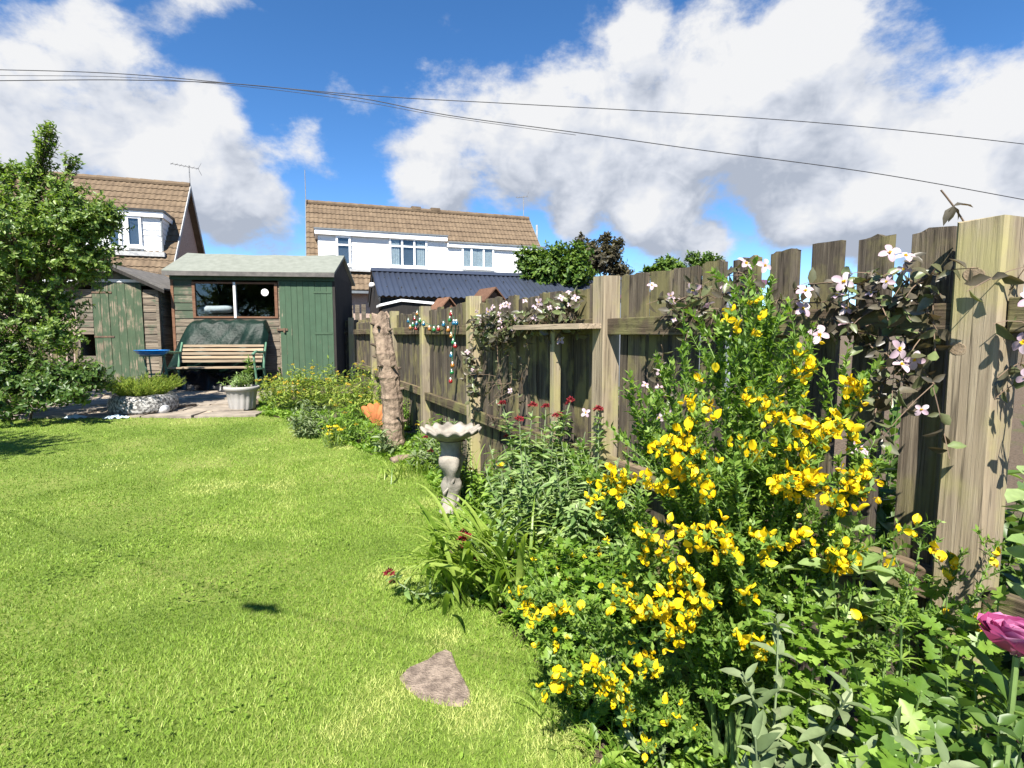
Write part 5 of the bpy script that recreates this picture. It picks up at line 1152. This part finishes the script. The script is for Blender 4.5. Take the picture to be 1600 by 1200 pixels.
strap((765, 925), 150, .52, .024, 'arching bright green strap-leaved clump spilling over the lawn', (1.6, 5.4), .85, .10)
strap((815, 945), 60, .46, .018, 'upright strap-leaved clump behind the low green herbs', (0, 6.28), .7, .06)
strap((640, 745), 60, .26, .008, 'fine grassy tuft at the lawn edge by the log piece', (0, 6.28), .8, .10); strap((745, 770), 60, .34, .009, 'fine grassy tuft behind the bird bath', (0, 6.28), .6, .10)
strap((930, 1130), 90, .16, .005, 'thin grass tuft drooping over the bare soil corner', (2, 5.5), 1.0, .10)
# ---- lobed-leaf herbs
def herb(basepx, rx, h, n, tm, size, mat, label, name='green_herb', flowers=0, fmat='fl_yellow', fsize=.012, group=None, t=(0, 1), lo=.15, ry=None, base=None):
    base = G(*basepx) if base is None else base; ry = ry or rx; pl = plant(name, label, 'plant', base, mat, 'stem_green', group); root, cl, sm = pl[:3]; tips = []
    for k in range(n):
        a = rng.uniform(0, 6.28); r = math.sqrt(rng.uniform(0, 1)); xy = np.array([math.cos(a) * r * rx, math.sin(a) * r * ry]); hh = h * rng.uniform(.35, 1.0) * (1 - .35 * r * r); g = float(ground_z(base[0] + xy[0], base[1] + xy[1]))
        p0 = np.array([base[0] + xy[0] * .75, base[1] + xy[1] * .75, g]); p1 = np.array([base[0] + xy[0] * 1.1, base[1] + xy[1] * 1.1, g + hh]); q = stem(p0, p1, 0, .02, 5); sm.tube(q, np.linspace(.0025, .0012, 5), 3)
        dress(cl, q, 7.0 / max(size, .02) * .35, tm, size, lo, 1, .8, .25, t, .35, .35); tips.append(q[-1])
    finish(pl)
    if flowers:
        fm = head_mesh(fmat, 14, fsize * .5, fsize, (.3, 1), .5)
        for k in range(flowers): o = link('flower', fm, root); p = tips[rng.integers(len(tips))]; orient(o, p + np.array([rng.normal() * .02, rng.normal() * .02, rng.uniform(.005, .04)]), np.array([1., 0, 0]), np.array([0, 0, 1.]) + rng.normal(size=3) * .3, rng.uniform(.8, 1.3))
    return root
herb((880, 985), .20, .36, 230, T_LOB, .036, 'lf_herb', 'fresh green lobed-leaf herb with tiny pale yellow flowers left of the broom', flowers=16, fmat='fl_yellow', fsize=.012, ry=.22)
herb((935, 1000), .17, .42, 190, T_LOB, .036, 'lf_herb', 'bright green leafy herb growing into the lower broom branches', flowers=8, ry=.2)
herb((1010, 1120), .16, .20, 70, T_LOB, .045, 'lf_herb', 'low lobed-leaf herb under the lower yellow flowers')
herb((1070, 1150), .15, .14, 60, T_OV, .03, 'lf_herb', 'low round-leaved weed under the broom stems')
herb((960, 1095), .05, .16, 14, T_LAN, .085, 'lf_silver', 'small silver-leaved rosette beside the bare soil', 'silver_leaved_plant', group='silver leaved plants')
herb((1010, 1180), .07, .14, 12, T_LAN, .07, 'lf_silver', 'tiny silver rosette at the bare soil under the last yellow flower', 'silver_leaved_plant', group='silver leaved plants')
# near right corner: silver stems, jagged leaves, broad leaves
def near(px, py, zc): p = P(px, py, zc); return np.array([p[0], p[1], float(ground_z(p[0], p[1]))])
def spray(name, label, tips, base, mat, tm, size, per_m, stemmat='stem_grey', group=None, r=.004, out=.8, up=.25, t=(0, 1), t0=.2):
    pl = plant(name, label, 'plant', base, mat, stemmat, group); root, cl, sm = pl[:3]
    for (px, py, zc) in tips:
        q = stem(base + np.append(rng.normal(size=2) * .04, 0), P(px, py, zc), 0, .05, 9); sm.tube(q, np.linspace(r, r * .45, 9), 5); dress(cl, q, per_m, tm, size, t0, 1, out, up, t, .25, .3, (1.1, .65))
    finish(pl); return root
spray('silver_leaved_plant', 'felted silver-leaved plant sprawling across the lower right foreground', [(1215, 960, 1.02), (1260, 930, 1.05), (1160, 1050, .98), (1230, 1060, .90), (1180, 1150, .84), (1270, 1120, .82), (1310, 1180, .78), (1200, 1200, .80), (1150, 1190, .88), (1300, 985, 1.08), (1330, 1080, .85), (1250, 1190, .75)][::2], near(1260, 1150, 1.0), 'lf_silver', T_WLAN, .062, 95, group='silver leaved plants', r=.0035)
spray('silver_leaved_plant', 'silver-leaved shoots rising at the very bottom right', [(1400, 1120, .78), (1440, 1170, .72), (1350, 1160, .76), (1480, 1190, .7)], near(1400, 1180, .9), 'lf_silver', T_WLAN, .052, 95, r=.003, group='silver leaved plants')
spray('jagged_leaf_weed', 'bright green weed with jagged toothed leaves in the lower right corner', [(1380, 1050, .92), (1330, 1020, .98), (1420, 1060, .9), (1360, 1100, .85), (1440, 1080, .85), (1390, 1010, 1.0), (1460, 1030, .95), (1400, 1180, .72), (1330, 1195, .74), (1440, 1140, .78)], near(1390, 1100, 1.0), 'lf_jag', T_LOB, .058, 100, 'stem_green', r=.003)
spray('jagged_leaf_weed', 'jagged green leaves under the broad-leaved plant before the fence', [(1260, 900, 1.2), (1230, 930, 1.15), (1290, 940, 1.12), (1200, 960, 1.15), (1330, 930, 1.15)], near(1260, 1000, 1.25), 'lf_jag', T_LOB, .05, 100, 'stem_green', r=.003)
spray('broad_leaved_plant', 'pale green plant with broad oval leaves between the broom and near post', [(1330, 800, 1.28), (1380, 850, 1.22), (1290, 830, 1.30), (1350, 870, 1.2), (1400, 860, 1.18), (1300, 880, 1.22), (1270, 860, 1.28)], near(1330, 1000, 1.32), 'lf_val', T_BROAD, .085, 42, 'stem_green', r=.005, t0=.55, t=(.4, 1))
spray('broad_leaved_plant', 'pale green broad leaves at the right edge beside the near post', [(1612, 720, .95), (1625, 790, .9), (1640, 850, .88)], near(1680, 1000, .98), 'lf_val', T_BROAD, .085, 26, 'stem_green', r=.005, t0=.5, t=(.5, 1))
spray('dark_leafy_plant', 'dark green shaded foliage below the pink peony at the right edge', [(1520, 1040, .85), (1580, 1060, .82), (1500, 1100, .78), (1560, 1130, .74), (1480, 1060, .86), (1600, 1000, .85), (1550, 1180, .7), (1600, 1150, .7)], near(1560, 1180, .85), 'lf_shrub', T_OV, .045, 150, 'stem_green', t=(0, .8), r=.003)
spray('jagged_leaf_weed', 'jagged-leaved green weeds crowding the foot of the near post', [(1480, 930, 1.12), (1510, 960, 1.05), (1450, 900, 1.2), (1530, 1000, 1.0), (1420, 930, 1.18), (1500, 1010, .98), (1560, 940, 1.02), (1470, 985, 1.05)], near(1480, 1020, 1.14), 'lf_jag', T_LOB, .055, 95, 'stem_green', r=.003)
# cleavers: whorls of narrow leaves up a square stem
pl = plant('cleavers_stem', 'upright cleavers stem with star-like whorls of narrow leaves', 'plant', near(1412, 1080, 1.0), 'lf_herb'); q = stem(pl[0].location, P(1408, 975, .93), 0, 0, 8); pl[2].tube(q, .0022, 5)
for s in (.45, .62, .78, .9, 1.0):
    p, tg = along(q, np.array([min(s, .999)])); n = 8; w = np.arange(n) * 2 * math.pi / n + s; d = np.stack([np.cos(w), np.sin(w), np.full(n, .25)], 1); pl[1].add(T_NAR, np.repeat(p, n, 0), d, np.array([0, 0, 1.]), .048 * (1.35 - .7 * s), rng.uniform(.4, 1, n))
finish(pl)
# peony at the right edge
base = near(1590, 1100, .80); pe = thing('peony', 'pink ruffled peony bloom at the right edge of the bed', 'flower', base); c_ = P(1590, 1005, .78); cl = Leaves()
for k in range(46):
    u_ = k / 46; a = k * 2.4; el = 1.5 - 1.25 * u_; d = np.array([math.cos(a) * math.cos(el), math.sin(a) * math.cos(el), math.sin(el)]); cl.add(leaf_t(.95, ((0, .25), (.4, .85), (.75, 1), (.93, .72)), .12, -.32), c_ + d * .004 - np.array([0, 0, .018]), d, np.array([0, 0, 1.]) + d * .2, .026 + .030 * u_, rng.uniform(0, 1))
cl.V = [v + rng.normal(size=v.shape) * .0016 for v in cl.V]; cl.build('bloom', 'fl_peony', pe, smooth=True); q = stem(base, c_ - np.array([0, 0, .02]), 0, 0, 7); MB().tube(q, .004, 6).build('stem', 'stem_green', pe, world=True); cl = Leaves(); dress(cl, q, 40, T_LAN, .09, .3, .9, .85, .2); cl.build('foliage', 'lf_shrub', pe)

# ---- clematis on the fence
def clem_flower(name):
    cl = Leaves(); tv = leaf_t(.66, ((0, .12), (.25, .7), (.5, 1), (.75, .95), (.92, .62)), .10, .30)
    for k in range(4): w = k * math.pi / 2 + rng.uniform(-.12, .12); cl.add(tv, np.zeros(3), np.array([math.cos(w), math.sin(w), rng.uniform(.05, .35)]), np.array([0, 0, 1.]), rng.uniform(.9, 1.1), rng.uniform(.2, 1))
    return cl.mesh('fl_pink', name, smooth=True)
CF = [clem_flower('flower') for _ in range(4)]
def stamens():
    cl = Leaves(); n = 16; d = rdir(n); d[:, 2] = np.abs(d[:, 2]) + .6; cl.add(T_TINY, np.zeros((n, 3)), d, rdir(n), .32, rng.uniform(.6, 1, n)); return cl.mesh('fl_yellow', 'stamens')
CS = stamens()
def clematis(label, runs, flowers, base, leafn=130, size=.048, hang=0, xoff=-.02, thin=1.0, bare=()):
    """runs: polylines of photo points on the fence face that the stems follow"""
    extra = []
    pl = plant('clematis', label, 'climber', base, 'lf_clem', 'stem_brown', 'clematis on the fence'); root, cl, sm = pl[:3]
    for pts in runs:
        q = np.array([OnX(px, py, D + xoff + rng.normal() * .02) for px, py in pts]); q2 = []
        for i in range(len(q) - 1):
            for t in np.linspace(0, 1, 5)[:-1]: q2.append(q[i] * (1 - t) + q[i + 1] * t + rng.normal(size=3) * .006)
        q2.append(q[-1]); q2 = np.array(q2); sm.tube(q2, .0022, 4); dress(cl, q2, leafn * thin * .7, T_OV, size, 0, 1, .9, -.1, (0, 1), .45, .4)
        for k in range(int(plen(q2) * 26 * thin)):
            p, tg = along(q2, np.array([rng.uniform(0, 1)])); e = p[0] + np.array([-abs(rng.normal()) * .05, rng.normal() * .06, rng.normal() * .05 - hang * .05]); w = stem(p[0], e, .02, .01, 4); sm.tube(w, .0012, 3); dress(cl, w, leafn * .5, T_OV, size * 1.05, .4, 1, .85, -.2, (.1, 1), .45, .4)
        for k in range(int(plen(q2) * 4 * thin)):
            p, tg = along(q2, np.array([rng.uniform(0, 1)])); extra.append(p[0] + np.array([-rng.uniform(.02, .06), rng.normal() * .03, rng.normal() * .03 + .02]))
    finish(pl)
    fl = [(OnX(px, py, D + xoff - .05 - rng.uniform(0, .03)), s) for px, py, s in flowers] + [(p, rng.uniform(.016, .03)) for p in extra]
    for i, (p, s) in enumerate(fl):
        o = link('flower', CF[i % 4], root); nrm = unit(unit(CAM - p) * .8 + rng.normal(size=3) * .45 + np.array([-.2, 0, .35])); a = np.cross(nrm, rdir(1)[0]); orient(o, p, a, nrm, s * .82)
        c = link('stamens', CS, o)
    return root
clematis('bronze-leaved clematis with pale pink flowers heaped on the fence between two middle posts', [[(735, 500), (765, 495), (800, 492), (840, 490), (885, 482)], [(745, 510), (775, 505), (815, 503), (850, 496), (895, 488)], [(760, 520), (790, 515), (820, 512)], [(850, 470), (880, 465), (900, 478)], [(870, 490), (900, 470), (895, 455)], [(730, 545), (745, 580), (740, 620)]], [(763, 487, .035), (770, 480, .03), (785, 478, .035), (793, 476, .03), (838, 478, .03), (842, 472, .03), (876, 532, .03), (836, 496, .025), (820, 470, .022), (899, 466, .025), (915, 645, .03), (797, 610, .02)], np.array([D - .1, 3.9, float(ground_z(D, 3.9))]), 150, .046, .6)
clematis('thin straggling clematis stems with sparse bronze leaves hanging below the plank shelf', [[(775, 520), (778, 570), (785, 620), (770, 660)], [(795, 525), (800, 580), (792, 630)], [(825, 525), (818, 580), (810, 640)]], [(797, 612, .02)], np.array([D - .08, 3.5, float(ground_z(D, 3.5))]), 60, .04, .3, -.005, .45)
clematis('bronze-leaved clematis with pale flowers along the rail behind the yellow broom', [[(1040, 470), (1090, 465), (1150, 460), (1210, 470), (1280, 475), (1350, 480), (1420, 470), (1470, 460)], [(1060, 480), (1120, 485), (1180, 480)], [(1150, 420), (1180, 440), (1190, 470)], [(1260, 450), (1330, 440), (1400, 430), (1440, 450)], [(1300, 500), (1340, 520), (1400, 530), (1450, 520)], [(1330, 530), (1380, 560), (1430, 570), (1460, 600)], [(1380, 590), (1370, 640), (1380, 690)], [(1035, 540), (1030, 590), (1040, 640)], [(1340, 460), (1380, 475), (1440, 440), (1470, 420)], [(1400, 500), (1420, 540), (1410, 590)]], [(1083, 452, .034), (1048, 462, .02), (1075, 487, .016), (1165, 412, .034), (1195, 415, .03), (1258, 455, .034), (1254, 483, .032), (1318, 440, .034), (1308, 462, .022), (1280, 523, .036), (1390, 395, .03), (1415, 400, .026), (1404, 545, .034), (1408, 570, .03), (1345, 702, .036), (1033, 580, .028), (1030, 652, .026), (1040, 645, .026), (1053, 500, .016), (1386, 440, .022), (1030, 605, .02), (1440, 640, .02)], np.array([D - .06, 1.2, 0]), 135, .037, .2)
clematis('dark-leaved clematis with pale flowers at the right edge beyond the near post', [[(1608, 400), (1650, 440), (1710, 480)], [(1612, 430), (1622, 500), (1640, 560)], [(1612, 560), (1630, 620), (1650, 680)]], [(1600, 535, .032), (1612, 470, .03), (1605, 590, .025), (1640, 520, .03)], np.array([D - .05, .5, 0]), 120, .042, .2, .03, .6)
# sprig standing on the near post
base = np.array([D + .03, .70, NEAR_TOP - .1]); tp_ = thing('clematis_sprig', 'single dark clematis sprig rising over the near post top', 'sprig', base); q = stem(OnX(1508, 350, D + .02) , P(1470, 297, 1.30), 0, .0, 6); MB().tube(np.vstack([base, q]), .0022, 5).build('stems', 'stem_brown', tp_, world=True)
cl = Leaves(); c_ = P(1490, 322, 1.28); cl.add(leaf_t(.42, droop=.35), np.array([c_] * 4), np.array([RGT * .9 + [0, 0, .25], RGT * .5 + [0, 0, -.5], -RGT * .5 + [0, 0, -.75], -RGT * .15 + [0, 0, -.9]]), np.array([0, 0, 1.]) + FWD * -.4, [.05, .035, .045, .035], [.3, .1, .4, .2]); cl.build('foliage', 'lf_clem', tp_)

# ---- back bed: yellow-green perennials, silver shrub
bk = [((455, 640), .35, .62, 110, 'yellow-green perennial with orange-yellow flowers next to the ridged pot', 26), ((505, 640), .35, .72, 120, 'tall yellow-green perennial with small orange flowers in front of the green shed door', 26), ((560, 655), .34, .74, 120, 'yellow-green perennial clump left of the dead trunk', 22), ((430, 628), .25, .45, 60, 'low perennial with golden flowers right behind the ridged pot', 30), ((540, 690), .26, .42, 80, 'leafy green perennial at the lawn edge below the orange shell', 6), ((640, 665), .26, .48, 80, 'leafy green perennial between the dead trunk and the fence', 4), ((690, 700), .22, .40, 70, 'green weedy clump behind the bird bath by the fence', 3), ((590, 700), .14, .30, 50, 'pale green leaves in front of the terracotta shell', 0)]
for (px, rx, h, n, lab, fl) in bk: herb(px, rx, h, n, T_LAN, .058, 'lf_yel' if fl > 15 else 'lf_herb', lab, 'yellow_perennial' if fl > 5 else 'green_herb', fl, 'fl_orange', .018, lo=.25)
herb((412, 600), .22, .34, 50, T_LAN, .05, 'lf_val', 'white-flowered plant at the corner of the green shed', 'white_flowered_plant', 60, 'fl_white', .04)
herb((485, 682), .21, .42, 90, T_LAN, .06, 'lf_silver', 'rounded silver-grey shrub at the far lawn edge', 'silver_leaved_plant', 0, group='silver leaved plants', lo=.2)
herb((520, 700), .10, .26, 24, T_NAR, .05, 'lf_yel', 'small yellow spiky plant beside the silver shrub', 'yellow_perennial', 8, 'fl_yellow', .02)
herb((605, 712), .10, .30, 22, T_LAN, .085, 'lf_silver', 'silver-leaved shoots at the base of the dead trunk', 'silver_leaved_plant', 0, group='silver leaved plants')
herb((660, 735), .12, .34, 26, T_LAN, .075, 'lf_silver', 'thin silver-leaved stems between trunk and bird bath', 'silver_leaved_plant', 0, group='silver leaved plants')
herb((770, 800), .2, .32, 70, T_OV, .045, 'lf_herb', 'green undergrowth below the plank shelf behind the valerian', 'green_herb', 6, 'fl_yellow', .02)
# low weeds over the whole bed
cl = Leaves(); n = 0; le = np.array(lawn_edge)
while n < 5200:
    y = rng.uniform(.5, 9); xe = float(np.interp(y, le[::-1, 1], le[::-1, 0])); x = rng.uniform(xe + .0, D + .02)
    if vnoise(np.array([x]), np.array([y]), .25, 3)[0] < .38 or (y < 1.75 and x < .78): continue
    m_ = 5; a = rng.uniform(0, 6.28, m_); cl.add((T_OV, T_LAN, T_LOB)[n % 3], np.repeat([[x, y, float(ground_z(x, y)) + .005]], m_, 0) + np.append(rng.normal(size=2) * .0, 0), np.stack([np.cos(a), np.sin(a), rng.uniform(.2, 1.6, m_)], 1), np.array([0, 0, 1.]), rng.uniform(.03, .075, m_), rng.uniform(0, 1, m_)); n += 1
tag(cl.build('weeds', 'lf_herb', world=False), 'low mixed green weeds covering the flower bed soil', 'weeds', kind='stuff')
# soil bed (bare corner shows)
# ---- left tree, shrub
def tree(name, label, base, blobs, mat, leaf, per, trunk_r=.05, seed=1, barkm='bark_dark', tm=T_OV, t=(0, 1), group=None, ntw=60):
    root = thing(name, label, 'tree' if trunk_r > .02 else 'shrub', base, 0, group); cl = Leaves(); sm = MB(); cs = [np.array(b[0]) for b in blobs]; mid = np.mean(cs, axis=0); fork = base * .55 + np.array([mid[0], mid[1], mid[2]]) * .45; fork[:2] = base[:2] * .7 + mid[:2] * .3
    sm.tube([base - np.array([0, 0, .1]), base * .5 + fork * .5 + np.array([.03, .02, 0]), fork], [trunk_r * 1.2, trunk_r * .9, trunk_r * .7], 9)
    for c, r, k in blobs:
        c = np.array(c); q = stem(fork, c, 0, .1, 7); sm.tube(q, np.linspace(trunk_r * .55, .006, 7), 6)
        for i in range(int(ntw * k)):
            d = rdir(1)[0]; rr = rng.uniform(.45, 1.0) ** .6 * np.array([r, r, r * .85]) * rng.uniform(.8, 1.12); e = c + d * rr; p, _ = along(q, np.array([rng.uniform(.45, .999)])); w = stem(p[0] * .5 + c * .5, e, 0, .04, 5); sm.tube(w, np.linspace(.006, .0018, 5), 3)
            dress(cl, w, per, tm, leaf, .35, 1, .75, .15, t, .4, .35)
    cl.build('crown', mat, root); sm.build('trunk', barkm, root, world=True); return root
ZT = 6.4
def B(px, py, r, zc=ZT, k=1.0): return (P(px, py, zc), r * zc / FPX, k)
tb = G(30, 640); tb = near(20, 600, 6.6)
tree('leafy_tree', 'leafy green tree at the left edge in front of the houses', tb, [B(40, 330, 85, 6.4, 2.6), B(120, 340, 62, 6.2, 2.0), B(58, 272, 38, 6.4, .9), B(165, 335, 36, 6.3, 1.1), B(150, 395, 42, 6.3, 1.2), B(110, 300, 34, 6.3, .9), B(70, 215, 22, 6.4, .35), B(74, 195, 12, 6.4, .16), B(112, 245, 17, 6.4, .2), B(5, 262, 28, 6.4, .5), B(155, 345, 40, 6.3, 1.2), B(30, 420, 95, 6.5, 2.4), B(110, 410, 66, 6.4, 1.8), B(20, 500, 85, 6.5, 2.0), B(85, 480, 50, 6.4, 1.3), B(90, 530, 45, 6.3, 1.1), B(-80, 330, 110, 6.6, 1.5), B(-90, 460, 110, 6.7, 1.3), B(20, 360, 70, 6.0, 1.2)], 'lf_tree', .050, 95, .06)
tree('dark_shrub', 'dense dark green shrub below the tree at the left lawn edge', near(40, 640, 6.3), [B(30, 590, 66, 6.3, 2.2), B(100, 595, 54, 6.2, 2.0), B(142, 592, 34, 6.3, 1.2), B(-40, 590, 75, 6.3, 1.5), B(20, 545, 50, 6.4, 1.1), B(60, 625, 32, 6.0, .8), B(10, 635, 36, 5.9, .8), B(115, 620, 25, 6.0, .6)], 'lf_shrub', .055, 70, .018, t=(0, .9))
# tree standing outside the picture on the left: its shade lies on the lawn
tree('leafy_tree', 'leafy tree just outside the left picture edge shading the far lawn corner', np.array([-3.7, 4.9, .08]), [((-3.0, 5.2, 2.2), .6, 1.5), ((-3.4, 5.6, 2.0), .6, 1.5), ((-3.8, 4.7, 2.4), .7, 1.2), ((-4.0, 5.4, 2.7), .6, 1.1), ((-3.2, 4.75, 1.7), .45, 1.1)], 'lf_tree', .06, 44, .06)
# trees beyond the fence
tree('rounded_green_bush', 'rounded bright green bush in front of the white house', np.append(P(850, 440, 15)[:2], .2), [B(830, 405, 32, 15, 1.6), B(865, 408, 36, 15, 1.8), B(900, 405, 32, 15.2, 1.6), B(845, 430, 40, 15, 1.2), B(895, 430, 40, 15, 1.2)], 'lf_conifer', .12, 55, .08, ntw=70)
tree('purple_leaved_tree', 'dark purple-brown tree standing right of the bright green bush', np.append(P(945, 440, 17)[:2], .2), [B(935, 405, 36, 17, 1.5), B(955, 395, 24, 17, 1), B(915, 390, 22, 17, .8), B(945, 372, 13, 17, .35), B(965, 378, 10, 17, .25), B(905, 372, 9, 17, .2), B(965, 425, 26, 17, 1)], 'lf_purple', .12, 50, .08, ntw=70)
tree('distant_green_tree', 'small distant green tree just above the slats right of the middle post', np.append(P(1040, 440, 30)[:2], .2), [B(1040, 415, 22, 30, 1.2), B(1020, 425, 20, 30, 1), B(1060, 422, 20, 30, 1)], 'lf_conifer', .22, 26, .1, ntw=60)
tree('distant_green_tree', 'small distant blue-green tree above the slats behind the clematis', np.append(P(1100, 440, 32)[:2], .2), [B(1082, 402, 14, 32, .7), B(1105, 403, 14, 32, .8), B(1122, 408, 12, 32, .6), B(1095, 418, 22, 32, 1)], 'lf_shrub', .2, 26, .1, ntw=60)
# shrubbery in the neighbour's garden seen through the slat gaps
herb((0, 0), .42, 1.0, 200, T_OV, .08, 'lf_shrub', 'dark shrub in the next garden seen through the fence gaps', 'neighbour_shrub', base=np.array([2.15, 1.2, 0.0]), ry=1.1)
herb((0, 0), .30, .95, 200, T_OV, .08, 'lf_shrub', 'green shrub in the next garden behind the middle bay slats', 'neighbour_shrub', base=np.array([2.0, 2.9, 0.0]), ry=1.0)
